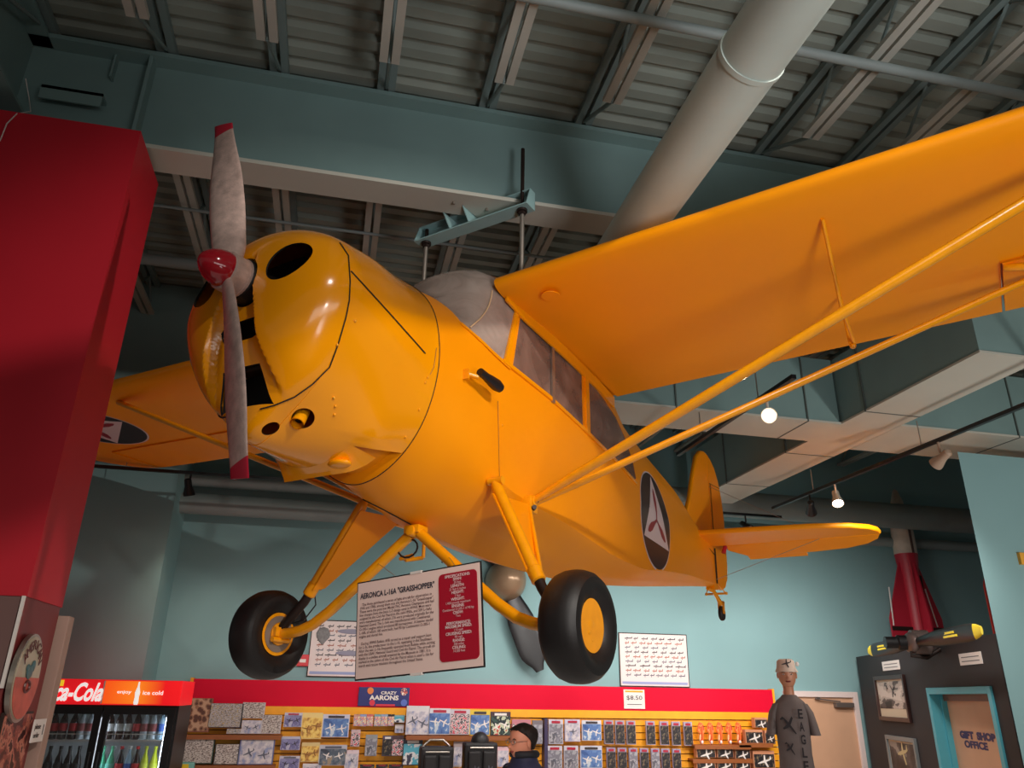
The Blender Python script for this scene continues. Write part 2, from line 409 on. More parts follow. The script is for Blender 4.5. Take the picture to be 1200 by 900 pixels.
# lip under the cowling exit
lip = MB(); R0 = []; R1 = []
for i in range(25):
    u = -1+2*i/24; hh = half(-.57, 200); y = u*.22
    best = min([q for q in hh if q[1] < -.35], key=lambda q: abs(q[0]-abs(y))); z = best[1]
    e_ = sstep(.35, 1., u) if u > 0 else .3*sstep(.95, 1., -u); zl_ = -.666*(1-e_)+(z-.01)*e_
    R0.append(V((-.560, y, -.12+(z+.12)*1.006))); R1.append(V((-.615-.10*max(0, e_), y, zl_)))
lv = R0+R1+[p+V((0, 0, -.005)) for p in R1]+[p+V((-.012, 0, 0.002)) for p in R0]
nL = 25; lf = []
for i in range(nL-1):
    lf += [(i, i+1, i+1+nL, i+nL), (i+nL, i+1+nL, i+1+2*nL, i+2*nL), (i+2*nL, i+1+2*nL, i+1+3*nL, i+3*nL)]
lip.add(lv, lf); lip.build('cowling_lip', YEL, air, 40)
MB().ball((-.60, .13, -.635), (.040, .060, .018), M=None).build('cowling_blister', YEL, air, 60)
# exhaust stub
if bp_:
    d = V((.45, .25, -.75)).normalized(); c = bp_-bn_*.012+V((-.0, -.012, 0))
    ex = MB(); ex.tube([c-d*.06, c+d*.045], .027, 20, False); ex.tube([c+d*.045, c-d*.05], .023, 20, False)
    o = ex.build('exhaust_stub', YELT, air, 60)
    mm = MB().lathe([(.022, 0), (.001, 0.0005)], Matrix.Translation(c+d*.01)@d.to_track_quat('Z', 'Y').to_matrix().to_4x4(), 20); mm.build('exhaust_bore', DARK, o)
# ---- nose bowl (front face as a height field inside the x=-.27 section)
N = 110; out0 = half(-.27, N); out0 = out0+[(-y, z) for y, z in out0[-2:0:-1]]
def nose_x(y, z, rho):
    x = -.045-.225*(1-math.sqrt(max(0, 1-min(rho, 1)**3.8)))
    # chin slopes back
    ch = sstep(-.25, -.72, z)*.16*(1-rho**4); x -= ch
    yc = .055+max(0, -z+.02)*.27; dep = .055*sstep(.12, .02, z)*sstep(-.62, -.35, z)+.0
    e = 1-sstep(yc-.010, yc+.016, abs(y)); x -= dep*e*(1-rho**6)
    return x
nb = MB(); rings = []
K = 46
for i in range(K+1):
    r = math.sin(PI/2*(i/K)) if i < K else 1.
    r = 1-(1-i/K)**1.5
    r = max(r, .02); rr = []
    for (y, z) in out0:
        yy = y*r; zz = -.10+(z+.10)*r; rr.append(V((nose_x(yy, zz, r), yy*1.006, zz*1.0)))
    rings.append(rr)
nb.loft(rings, True, False); n0 = 0; nb.add([tuple(p) for p in rings[0]], [tuple(range(len(out0)))])
nose = nb.build('nose_bowl', [YEL, DARK], None)
bmx = bmesh.new(); bmx.from_mesh(nose.data); bmesh.ops.remove_doubles(bmx, verts=bmx.verts, dist=1e-5); bmesh.ops.recalc_face_normals(bmx, faces=bmx.faces); bmx.to_mesh(nose.data); bmx.free()
mods(nose, [('SOLID', .008)])
cuts = [ellcut((-.06, .245, .025), (1, 0, 0), .100, .082, .55, .5), ellcut((-.06, -.245, .025), (1, 0, 0), .100, .082, -.55, .5)]
m = MB()  # rounded slot below the hub
pts = []
for j in range(32):
    a = 2*PI*j/32; pts.append(V((-.3, (.062 if cs(a) > 0 else -.062)+cs(a)*.050, -.21+sn(a)*.047)))
cuts.append(MB().prism(pts, (.5, 0, 0)).build('cut', DARK))
cuts.append(MB().prism([(-.4, -.105, -.36), (-.4, .105, -.36), (-.4, .15, -.515), (-.4, -.15, -.515)], (.6, 0, 0)).build('cut', DARK))
cuts.append(ellcut((-.06, 0, .0), (1, 0, 0), .10, .10, 0, .5))
for c in cuts+chin_cuts: mods(nose, [('DIFF', c)])
kill(*cuts, *chin_cuts); nose.parent = air; nose.data.shade_smooth(); nose.data.set_sharp_from_angle(angle=math.radians(28))
# intake frame + engine inside
fr = MB(); q = [V((-.155, -.10, -.365)), V((-.155, .10, -.365)), V((-.205, .143, -.51)), V((-.205, -.143, -.51))]
for a, b in zip(q, q[1:]+q[:1]): fr.bar(a, b, .012, .012)
fr.build('intake_frame', BLKM, air)
MB().add([V((-.25, -.12, -.34)), V((-.25, .12, -.34)), V((-.28, .16, -.54)), V((-.28, -.16, -.54))], [(0, 1, 2, 3)]).build('intake_screen', DARK, air, fix=False)
en = MB(); en.box((-.8, -.18, -.3), (-.2, .18, .14)); en.lathe([(.09, 0), (.09, .2), (.05, .24)], Matrix.Translation((-.25, 0, 0))@Matrix.Rotation(PI/2, 4, 'Y'), 24)
for s in (1, -1):
    for x in (-.32, -.6):
        for k in range(9):
            yy = .2+k*.016; en.box((x-.075, s*yy, -.09), (x+.075, s*(yy+.006), .09))
        en.box((x-.05, s*.18, -.06), (x+.05, s*.35, .06))
eng = en.build('engine', mat('engine_metal', (26, 23, 22), .5, metal=.4), air)
eng['label'] = 'dark engine cylinders behind the inlets'
_v = []; _f = []
for o_ in (nose, cw, fus):
    k_ = len(_v); _v += [v.co.copy() for v in o_.data.vertices]; _f += [tuple(q+k_ for q in p.vertices) for p in o_.data.polygons]
BV = BVHTree.FromPolygons(_v, _f)
# seams, latches, rivets
def polyl(name, L, r=.0035, m=DARK, mirror=True):
    mb = MB(); P = []
    for a, b in zip(L, L[1:]):
        for k in range(8):
            p, n = hit(a[0]+(b[0]-a[0])*k/8, a[1]+(b[1]-a[1])*k/8, .0025)
            if p: P.append(p)
    if len(P) > 1:
        mb.tube(P, r, 6)
        if mirror: MB().tube([V((p.x, -p.y, p.z)) for p in P], r, 6).build(name, m, air)
        return mb.build(name, m, air)
def seam(x, name, k0, k1, r=.003):
    rg = ring(x, 60); L = [V((p.x, p.y*1.01, -.12+(p.z+.12)*1.008)) for p in rg]; L.append(L[0])
    return MB().tube(L, r, 6, False).build(name, DARK, air)
polyl('cowling_seam', [(398, 285), (408, 300), (410, 330), (409, 352), (405, 372), (396, 403), (386, 430), (366, 450), (345, 465), (321, 475), (303, 480)], .0028)
seam(-.862, 'cowling_seam', 0, 1, .0022)
polyl('hinge_line', [(411, 318), (455, 366), (504, 421)], .003)
polyl('belly_seam', [(412, 578), (448, 596), (487, 617)], .003, mirror=False)
polyl('door_seam', [(583, 470), (584, 520), (585, 566)], .0016, mat('seam_shadow', (150, 90, 10), .5))
polyl('panel_seam', [(511, 408), (508, 430), (503, 440)], .0015, MATS['seam_shadow'])
rv = MB()
for px, py in ((395, 404), (501, 442), (498, 448), (491, 480), (475, 512), (416, 376), (391, 466), (393, 476), (392, 486), (588, 498), (620, 440), (590, 418)):
    p, n = hit(px, py, .001)
    if p: rv.ball(p, .0065, 8, 6)
rv.build('fastener', YELT, air, 60)
# ---- propeller
pa = math.radians(-17.9)
def blade(sgn):
    rings = []
    for i in range(29):
        t = i/28; r = .05+t*.875
        ch = (.066+.014*sstep(0, .4, t))*(1-.36*sstep(.5, 1., t)); th_ = .030*(1-t)**1.2+.0045
        tw = math.radians(50-43*t**.42)
        if t < .1: ch = .045+.025*t/.1
        tipk = 1.
        rg = []
        for j in range(20):
            a = 2*PI*j/20; u = cs(a)*ch; w = sn(a)*th_*(1 if sn(a) > 0 else .35)
            rg.append(V((u*sn(tw)+w*cs(tw)+.0, (-u*cs(tw)+w*sn(tw)), r+(u*.45 if i == 28 else 0))))
        rings.append(rg)
    return rings
prop = MB(); tipm = MB()
hub = MB().lathe([(.07, -.05), (.082, -.04), (.082, .03), (.06, .045)], Matrix.Rotation(PI/2, 4, 'Y'), 24)
MR = Matrix.Rotation(-pa, 4, 'X')
props = {}
for k, RR in enumerate((Matrix.Identity(4), Matrix.Rotation(PI, 4, 'X'))):
    rg = blade(1); M2 = MR@RR
    rg = [[M2@p for p in r] for r in rg]
    o = MB().loft(rg[:27]).build('propeller_blade', BLADE, air, 50)
    o['label'] = 'worn bare metal blade'
    t = MB().loft(rg[26:]).build('blade_tip', REDP, o, 50); t['label'] = 'red painted tip'
hub.build('propeller_hub', BLADE, air, 40)
sp = MB().lathe([(.072, -.01), (.075, 0), (.073, .025), (.064, .055), (.048, .08), (.030, .098), (.012, .108), (.001, .109)], Matrix.Translation((.035, 0, 0))@Matrix.Rotation(PI/2, 4, 'Y'), 36)
# spinner is a cap in front of the hub
o = sp.build('spinner', SPIN, air, 60); o['label'] = 'glossy red spinner cone'
MB().lathe([(.085, 0), (.085, -.02), (.06, -.05), (.055, -.16)], Matrix.Translation((-.035, 0, 0))@Matrix.Rotation(PI/2, 4, 'Y'), 30).build('shaft_flange', BLADE, air, 40)
# ---- wings
def airfoil(n=40):
    """closed loop (u from LE 0 to TE 1, w thickness/chord) upper TE->LE->lower TE"""
    P = []
    for i in range(n):
        b = PI*i/(n-1); u = (1+cs(b))/2
        t = .6*(.2969*math.sqrt(u)-.126*u-.3516*u*u+.2843*u**3-.1036*u**4)
        c = (.04/.16*(.8*u-u*u)) if u < .4 else (.04/.36*(.2+.8*u-u*u))
        P.append((u, c+t))
    for i in range(1, n):
        b = PI*i/(n-1); u = (1-cs(b))/2
        t = .6*(.2969*math.sqrt(u)-.126*u-.3516*u*u+.2843*u**3-.1036*u**4)
        c = (.04/.16*(.8*u-u*u)) if u < .4 else (.04/.36*(.2+.8*u-u*u))
        P.append((u, c-t))
    return P
AF = airfoil()
XLE, ZLE, XTE, ZTE = -1.322, .565, -2.91, .488
def wring(y, s, xh=None, ail=False, k=1.):
    # k: chord scale near the tip
    d = .0336*(abs(y)-.41); le = V((XLE, 0, ZLE+d)); te = V((XTE, 0, ZTE+d)); c = te-le; L = c.length
    nrm = V((c.z, 0, -c.x)).normalized()
    if nrm.z < 0: nrm = -nrm
    mid = .42
    out = []
    for u, w in AF:
        uu = mid+(u-mid)*k; p = le+c*uu+nrm*(w*L*(k**1.0))
        if xh is not None and not ail and p.x < xh:
            # project to hinge plane
            f = (p.x-xh)/(XTE-xh); p = V((xh, 0, p.z+ f*0.0)); 
            zc = (le+c*((xh-XLE)/(XTE-XLE))).z
            p.z = zc+ (p.z-zc)*(1 if abs(f) < .02 else .98)
        p.y = y*s; out.append(p)
    return out
XH = -2.36
def tipk(y):
    a = clamp((y-4.55)/.80); return max(.03, math.sqrt(max(0, 1-a**2.2)))
for s in (1, -1):
    rings = []
    for y, xh in [(.37, None), (.8, None), (1.5, None), (2.2, None), (2.675, None), (2.68, XH), (3.4, XH), (4.2, XH), (4.55, XH), (4.7, XH), (4.705, None)]:
        rings.append(wring(y, s, xh, k=tipk(y)))
    for i in range(1, 17):
        y = 4.705+(5.35-4.705)*math.sin(PI/2*i/16); rings.append(wring(y, s, None, k=tipk(y)))
    w = MB().loft(rings).build('wing', YELF, air, 35)
    # aileron
    rg = []
    for y in (2.69, 3.4, 4.2, 4.69):
        k = tipk(y); full = wring(y, s, None, True, k); rr = []
        for p in full:
            if p.x > XH-.014: q = p.copy(); q.x = XH-.014; q.z = min(max(p.z, full[0].z-.005), full[0].z+.05); rr.append(q)
            else: rr.append(p)
        rg.append(rr)
    a = MB().loft(rg).build('aileron', YELF, air, 35)
    # inspection ring, cuffs, rivets under the wing
    m = MB()
    for (x, y) in ((-1.5, .62),):
        z = .5
        m.lathe([(.05, 0), (.05, .006), (.001, .007)], Matrix.Translation((x, y*s, .495)), 24)
    m.build('inspection_cover', YELF, w, 40)
    # root fairing strip
    m = MB()
    P = [V((XLE-.10, .392*s, .525)), V((-1.6, .398*s, .487)), V((-2.1, .40*s, .46)), V((-2.6, .375*s, .45)), V((-2.90, .35*s, .44))]
    for a_, b_ in zip(P, P[1:]): m.bar(a_, b_, .012, .075)
    m.build('root_fairing', YEL, air)
# cabin roof section between the wings
cr = []
for y in (-.38, -.2, 0, .2, .38):
    cr.append([V((min(p.x, -1.43), p.y, p.z+.012)) for p in wring(abs(y), 1 if y >= 0 else -1)])
MB().loft(cr).build('wing_centre_section', YELF, air, 35)
# struts, faired tubes
def faired(p, q, c, t, n=16):
    p, q = V(p), V(q); d = (q-p).normalized(); x = V((1, 0, 0)); x = (x-d*x.dot(d)).normalized(); y = d.cross(x)
    rr = []
    L = (q-p).length
    for tt in (0, .03, .08, .92, .97, 1):
        k = .45+.55*sstep(0, .08, min(tt, 1-tt)); o = p+d*L*tt
        rr.append([o+x*cs(2*PI*j/n)*c/2*k+y*sn(2*PI*j/n)*t/2 for j in range(n)])
    return MB().loft(rr)
for s in (1, -1):
    base = V((-1.69, .43*s, -.56)); fa = V((-1.52, 3.30*s, .60)); ra = V((-2.54, 2.85*s, .555))
    faired(base, fa, .075, .04).build('wing_strut', YELT, air, 50)
    faired(base+V((-.03, 0, 0)), ra, .055, .032).build('wing_strut', YELT, air, 50)
    MB().tube([(-1.56, 2.0*s, .56), (-2.03, 1.97*s, .345), (-2.35, 1.97*s, .29)], .009, 8).tube([(-2.31, 1.94*s, .55), (-2.36, 1.95*s, .29)], .009, 8).ball((-2.37, 1.96*s, .28), .018, 8, 6).build('jury_strut', YELT, air, 50)
    # strut fitting
    m = MB().tube([(-1.69, .37*s, -.55), (-1.69, .45*s, -.56)], .03, 12).box((-1.73, .38*s, -.62), (-1.65, .44*s, -.54))
    m.build('strut_fitting', YELT, air, 40, bevel=.006)
    m = MB().tube([(-1.72, .41*s, -.60), (-1.66, .46*s, -.60)], .012, 10).ball((-1.69, .46*s, -.555), .014, 10, 8); m.build('fitting_bolt', BLKM, air, 60)
    # aileron cable hatch
    m = MB().tube([(-2.42, 2.70*s, .57), (-2.40, 2.76*s, .545), (-2.42, 2.85*s, .53), (-2.44, 2.95*s, .545), (-2.45, 3.0*s, .57)], .02, 10); m.build('aileron_horn', YELT, air, 60)
# ---- landing gear
for s in (1, -1):
    wc = V((-1.285, .90*s, -1.227)); ft = V((-1.36, .42*s, -.565)); rb = V((-1.69, .42*s, -.57)); jt = V((-1.315, .71*s, -1.065))
    g = (jt-ft).normalized()
    leg = MB().tube([ft-g*.02, ft+g*.02, ft+(jt-ft)*.82, ft+(jt-ft)*.83, ft+(jt-ft)*.93, ft+(jt-ft)*.94], [.02, .029, .029, .034, .034, .028], 16)
    lo = leg.build('gear_leg', YELT, air, 40)
    o = MB().tube([ft+(jt-ft)*.9, jt, wc+V((0, -.085*s, .03))], .024, 14).build('shock_tube', BLKM, lo, 60); o['label'] = 'dark lower shock tube'
    MB().tube([ft-g*.03+V((0, -.03*s, 0)), ft-g*.03+V((0, .05*s, 0))], .02, 10).build('leg_bracket', YELT, lo, 40)
    # fabric fairing from the leg back to the strut fitting
    a, b, c = ft+g*.05, V(rb), ft+(jt-ft)*.9
    t = V((.0, .012, 0)); b2 = b+V((0.02, 0, -.01)); c2 = c+V((-.05, -.01*s, .02))
    oi = V((0, -.030*s, 0)); f = MB().prism([a+V((.028, 0, 0))+oi, b2+oi*.3, c2+oi, c+V((.026, 0, 0))+oi], t); f.build('gear_fairing', YELF, lo, bevel=.003)
    MB().tube([b2, c2], .011, 8).build('rear_leg_tube', YELT, lo, 50)
    rivs = MB()
    for k in range(7): rivs.ball(b2+(c2-b2)*(k+.5)/7+V((0.02, -.028*s*(k+.5)/7-.006*s, 0)), .005, 8, 6)
    rivs.build('rivet', BLKM, lo, 60)
    # axle tube from the belly apex, bent out to the wheel
    ap = V((-1.30, .03*s, -.775)); ax = wc+V((0, -.10*s, .0))
    P = [ap, ap+(V((-1.29, .50*s, -1.125))-ap)*.5, V((-1.29, .50*s, -1.125)), V((-1.288, .60*s, -1.185)), V((-1.286, .68*s, -1.212)), V((-1.285, .76*s, -1.225)), wc]
    MB().tube(P, .027, 14).build('axle_tube', YELT, air, 60)
    # wheel
    wh = empty('wheel', wc, 0, air); wh.rotation_euler = (-PI/2*s, 0, 0)   # local z = outboard
    prof = [(.105, -.058), (.125, -.074), (.160, -.088), (.190, -.084), (.210, -.062), (.2205, -.032), (.2225, -.012), (.2225, .012), (.2205, .032), (.210, .062), (.190, .084), (.160, .088), (.125, .074), (.105, .058)]
    pp = []
    for k in range(len(prof)-1):
        for t in (0, .5): pp.append((prof[k][0]*(1-t)+prof[k+1][0]*t, prof[k][1]*(1-t)+prof[k+1][1]*t))
    pp.append(prof[-1]); pp.append((.10, .05)); pp.append((.10, -.05)); pp.append(pp[0])
    MB().lathe(pp, None, 64).build('tyre', RUB, wh, 40)
    m = MB().lathe([(.106, .062), (.100, .058), (.095, .048), (.088, .045), (.06, .052), (.03, .056), (.001, .057)], None, 40); o = m.build('hub_cap', YELT, wh, 40)
    m = MB().ball((.01, -.005, .052), (.055, .035, .012), 12, 8).ball((.03, .03, .05), (.03, .02, .014), 10, 6).tube([(-.06, .05, .05), (.0, .06, .058), (.06, .03, .05)], .006, 8)
    m.build('hub_boss', YELT, o, 50)
    m = MB().lathe([(.106, -.064), (.098, -.060), (.094, -.045), (.07, -.04), (.001, -.04)], None, 40); m.build('wheel_back', YELT, wh, 40)
    m = MB().lathe([(.090, -.04), (.090, -.068), (.058, -.070), (.058, -.04)], None, 36); m.build('brake_disc', mat('brake_grey', (128, 112, 100), .6, noise=.2), wh, 40)
    m = MB().lathe([(.056, -.06), (.056, -.076), (.035, -.085), (.001, -.085)], None, 24).box((-.05, -.015, -.10), (.05, .03, -.075)).tube([(-.05, -.03, -.09), (.06, -.03, -.09)], .014, 10); m.build('brake_plate', YELT, wh, 40)
    # brake line
    P = [c+V((-.03, 0, 0)), c+V((-.05, .0, -.06)), c+V((-.02, .04*s, -.14)), wc+V((0, -.09*s, .04))]
    MB().tube(P, .004, 6).build('brake_line', BLACK, air)
# belly apex block, step and cables
MB().tube([(-1.25, 0, -.765), (-1.36, 0, -.77)], .026, 14).box((-1.34, -.045, -.775), (-1.26, .045, -.735)).build('gear_apex_fitting', YELT, air, 40, bevel=.006)
P = [V((-1.30, -.04+.06*cs(a), -.80-.04+.045*sn(a))) for a in [k*2*PI/14 for k in range(15)]]
MB().tube(P, .005, 6).build('cable_loop', BLKM, air)
MB().tube([(-1.32, .05, -.77), (-1.33, .1, -.83), (-1.36, .13, -.88), (-1.40, .10, -.90)], .004, 6).build('brake_line', BLKM, air)
MB().tube([(-1.42, -.04, -.75), (-1.44, -.05, -.86)], .009, 8).tube([(-1.44, -.05, -.86), (-1.40, -.13, -.875), (-1.36, -.13, -.875), (-1.37, -.06, -.86)], .010, 8).build('boarding_step', YELT, air, 50)
# ---- tail
def plate(poly, t, axis, name, m=YELF, parent=air, org=(0, 0, 0), rim=.5):
    """rounded plate; poly list of 2d -> axis 'y' uses (x,z), 'z' uses (x,y)"""
    n = len(poly); cx = sum(p[0] for p in poly)/n; cy = sum(p[1] for p in poly)/n; rings = []
    for k, h in ((.0, .5), (.014, .5), (.022, .35), (.026, 0), (.022, -.35), (.014, -.5), (0., -.5)):
        rr = []
        for i in range(n):
            p = V(poly[i]); a = V(poly[i-1]); b = V(poly[(i+1) % n]); e = ((p-a).normalized()+(b-p).normalized()).normalized(); nn = V((e.y, -e.x))
            area = sum(poly[j][0]*poly[(j+1) % n][1]-poly[(j+1) % n][0]*poly[j][1] for j in range(n))
            if area < 0: nn = -nn
            q = p+nn*(k-.026)
            rr.append(V((q.x, h*t, q.y)) if axis == 'y' else V((q.x, q.y, h*t)))
        rings.append(rr)
    return MB().loft(rings).build(name, m, parent, 45)
fin = plate([(-5.22, .20), (-5.38, .42), (-5.52, .70), (-5.66, .93), (-5.78, 1.02), (-5.90, 1.05), (-5.975, 1.045), (-5.975, -.28), (-5.7, -.30), (-5.5, -.1)], .045, 'y', 'tail_fin')
rud = plate([(-5.99, 1.045), (-6.10, 1.02), (-6.22, .96), (-6.33, .84), (-6.41, .66), (-6.45, .45), (-6.45, -.05), (-6.41, -.2), (-6.33, -.29), (-6.22, -.33), (-5.99, -.33)], .04, 'y', 'rudder')
MB().tube([(-5.995, .035, .72), (-5.995, .035, .12)], .006, 6).tube([(-5.985, .03, .72), (-6.15, .08, .70)], .004, 6).tube([(-5.985, .03, .18), (-5.985, .04, .14)], .012, 8).build('hinge_rod', MATS['seam_shadow'], rud)
for s in (1, -1):
    P = [(-5.36, .03*s), (-5.40, .5*s), (-5.48, 1.1*s), (-5.58, 1.38*s), (-5.70, 1.52*s), (-5.82, 1.575*s), (-5.93, 1.58*s), (-5.93, .03*s)]
    st = plate(P, .045, 'z', 'stabilizer'); st.location = (0, 0, .075)
    P = [(0, .16*s), (0, 1.57*s), (-.1, 1.54*s), (-.19, 1.44*s), (-.26, 1.25*s), (-.29, .95*s), (-.30, .5*s), (-.28, .30*s), (-.12, .15*s)]
    el = plate(P, .035, 'z', 'elevator'); el.location = (-5.94, 0, .07); el.rotation_euler = (0, math.radians(-13), 0)
    MB().box((-.29, .30*s, -.010), (-.375, .86*s, .004)).build('trim_tab', YELF, el)
    MB().tube([(-5.93, .2*s, .06), (-5.93, 1.56*s, .06)], .005, 6).build('hinge_seam', MATS['seam_shadow'], st, None).location = (0, 0, -.075)
    MB().tube([(-5.93, .14*s, -.02), (-5.98, .17*s, .11)], .022, 8).build('elevator_horn', REDP, st).location = (0, 0, -.07)
    # tail brace wires
    MB().tube([(-5.96, .03*s, .68), (-5.93, 1.05*s, .09)], .0028, 6).build('tail_wire', STEEL, air)
    MB().tube([(-5.95, .03*s, -.27), (-5.93, 1.05*s, .05)], .0028, 6).build('tail_wire', STEEL, air)
    MB().tube([(-5.40, .07*s, .05), (-5.96, .04*s, -.02)], .004, 6).tube([(-5.95, .05*s, .04), (-5.97, .045*s, -.3)], .008, 8).build('elevator_cable', BLKM, air)
# tail wheel
tw = empty('tail_wheel_assembly', (0, 0, 0), 0, air)
MB().tube([(-5.80, 0, -.37), (-5.98, 0, -.37), (-6.12, 0, -.43), (-6.18, 0, -.47)], [.018, .018, .02, .024], 10).box((-6.0, -.04, -.36), (-5.9, .04, -.31)).build('tail_spring', YELT, tw, 50)
MB().tube([(-6.06, -.10, -.385), (-6.06, .10, -.385)], .01, 8).tube([(-6.05, .1, -.385), (-5.99, .03, -.29)], .006, 6).tube([(-6.05, -.1, -.385), (-5.99, -.03, -.29)], .006, 6).ball((-6.06, .1, -.385), .015, 8, 6).ball((-6.06, -.1, -.385), .015, 8, 6).build('steering_arm', YELT, tw, 60)
MB().box((-6.22, -.028, -.56), (-6.17, -.02, -.44)).box((-6.22, .02, -.56), (-6.17, .028, -.44)).box((-6.22, -.028, -.46), (-6.17, .028, -.44)).build('tail_fork', YELT, tw)
MB().lathe([(.03, -.018), (.06, -.02), (.07, -.01), (.07, .01), (.06, .02), (.03, .018)], Matrix.Translation((-6.2, 0, -.555))@Matrix.Rotation(PI/2, 4, 'X'), 28).build('tail_tyre', RUB, tw, 40)
# venturi tube and its bracket
MB().tube([(-1.09, .475, -.085), (-1.14, .475, -.089), (-1.19, .475, -.093), (-1.235, .475, -.097), (-1.27, .475, -.1)], [.020, .020, .026, .030, .024], 16).tube([(-1.12, .475, -.087), (-1.27, .475, -.1)], .02, 16).build('venturi', BLACK, air, 50)
MB().box((-1.05, .40, -.125), (-1.056, .44, -.075)).tube([(-1.06, .43, -.10), (-1.10, .46, -.105)], .012, 10).build('venturi_bracket', YELT, air, 50)
# insignia (disc, triangle, three-blade emblem) laid on the skin
def decal(name, poly, fn, m, parent, res=1):
    """fill polygon with a fan of small quads from its centre, each vertex laid on the surface"""
    n = len(poly); c = V((sum(p[0] for p in poly)/n, sum(p[1] for p in poly)/n)); K_ = 8
    vs = []; fs = []
    for k in range(K_+1):
        f = k/K_
        for p in poly:
            q = c+(V(p)-c)*max(f, .001); vs.append(fn(q.x, q.y))
    for k in range(K_):
        for i in range(n):
            a = k*n+i; b = k*n+(i+1) % n; fs.append((a, b, b+n, a+n))
    return MB().add(vs, fs).build(name, m, parent, 60, fix=False)
def circ(cx, cy, r, n=48): return [(cx+r*cs(2*PI*i/n), cy+r*sn(2*PI*i/n)) for i in range(n)]
def dens(P, k=8):
    o = []
    for a, b in zip(P, P[1:]+P[:1]):
        for i in range(k): o.append((a[0]+(b[0]-a[0])*i/k, a[1]+(b[1]-a[1])*i/k))
    return o
def emblem(cx, cy, R, fn, parent, rot=0.):
    def lay(h): return lambda x, y: fn(x, y, h)
    o = decal('insignia_rim', circ(cx, cy, R*1.035), lay(.0015), WHITEI, parent)
    d = decal('insignia_disc', circ(cx, cy, R), lay(.003), BLACKG, parent); d['label'] = 'dark round insignia with pale triangle'
    tri = [(cx+R*.97*cs(a+rot), cy+R*.97*sn(a+rot)) for a in (PI/2, PI/2+2*PI/3, PI/2+4*PI/3)]
    decal('insignia_triangle', dens(tri), lay(.0045), WHITEI, d)
    for k in range(3):
        a = PI/2+rot+k*2*PI/3; L = []
        for t, w in ((0, .03), (.15, .035), (.4, .085), (.58, .065), (.68, .015)):
            L.append((t, w))
        poly = [(cx+R*(t*cs(a)-w*sn(a)), cy+R*(t*sn(a)+w*cs(a))) for t, w in L]+[(cx+R*(t*cs(a)+w*sn(a)), cy+R*(t*sn(a)-w*cs(a))) for t, w in L[::-1]]
        decal('insignia_emblem', poly, lay(.006), REDI, d)
for s in (1, -1):
    def fn(x, z, h, s=s):
        p, n = side(x, z, s, h)
        return p if p else V((x, .3*s, z))
    emblem(-3.765, -.185, .36, fn, air)
wl = MB().loft([wring(y, -1, None, k=tipk(y)) for y in (3.2, 3.6, 4.0, 4.4, 4.8, 5.1)]); WB = BVHTree.FromPolygons([V(p) for p in wl.v], wl.f)
def fnw(x, y, h):
    loc, no, i, d = WB.ray_cast(V((x, y, -1)), V((0, 0, 1)))
    return (loc if loc else V((x, y, .6)))-V((0, 0, h))
emblem(-1.84, -4.16, .44, fnw, air, rot=-PI/2+PI/2+math.radians(0))
# belly stringer creases are part of the loft; hanging rods go up from the wing roots (separate things below)
# ================================================================== THE HALL
VB = 9.6      # back wall
def R3(px, py, ax, val): return W(px, py, ax, val)
def S(o): return struct(o)
S(MB().box((-9, -6, -.1), (12, VB+.2, 0)).build('floor', TILE))
S(MB().box((-9, VB, 0), (12, VB+.2, 5.6)).build('wall_back', TEAL))
# ceiling deck with ribs running along x
ribs = []
y = -6.
prof = []
while y < VB:
    prof += [(y, 5.47), (y+.05, 5.47), (y+.065, 5.43), (y+.135, 5.43), (y+.15, 5.47)]; y += .15
m = MB(); vs = [V((-9, a, b)) for a, b in prof]+[V((12, a, b)) for a, b in prof]; k = len(prof)
m.add(vs, [(i, i+1, i+1+k, i+k) for i in range(k-1)]); S(m.build('ceiling', GREYD, fix=False))
# plate girder
g = empty('plate_girder', (0, 4.1, 4.7)); tag(g, 'deep teal steel plate girder crossing the whole ceiling with a pale bottom flange', 'girder')
def G(mb, name, m=TEALD): 
    o = mb.build(name, m); o.data.transform(Matrix.Translation((0, -4.1, -4.7))); o.parent = g; return o
P1 = W(400, 203, 2, 4.71); yF = P1.y; P2 = W(733, 254, 2, 4.71)
P3 = W(700, 275, 2, 4.69); yB = P3.y
yW = (yF+yB)/2
zT = 5.34
G(MB().box((-8, yF, 4.69), (12, yB, 4.715)), 'bottom_flange', CREAM)
G(MB().box((-8, yW-.01, 4.71), (12, yW+.01, zT)), 'web')
G(MB().box((-8, yF, zT), (12, yB, zT+.03)), 'top_flange')
for px, full in ((172, 1), (126, 0), (-60, 1)):
    x = W(px, 120, 1, yW).x
    if full: G(MB().box((x-.01, yF+.01, 4.715), (x+.01, yB-.01, zT)), 'stiffener_plate')
    else: G(MB().box((x-.006, yW-.06, 5.18), (x+.006, yW, zT)), 'stiffener_plate')
x0 = W(50, 110, 1, yW-.05).x; x1 = W(122, 120, 1, yW-.05).x
G(MB().box((x0, yW-.09, 5.0), (x1, yW-.01, 5.02)).box((x0, yW-.09, 4.93), (x1, yW-.08, 5.02)), 'seat_angle')
# cross girder at the left
x = W(20, 110, 1, yW).x
cg = MB().box((x-.01, -2, 4.8), (x+.01, yW, zT)).box((x-.12, -2, 4.78), (x+.12, yW-.02, 4.8)).box((x-.12, -2, zT), (x+.12, yW-.02, zT+.02)).build('cross_girder', TEALD)
tag(cg, 'dark teal cross girder meeting the big girder above the red column', 'girder')
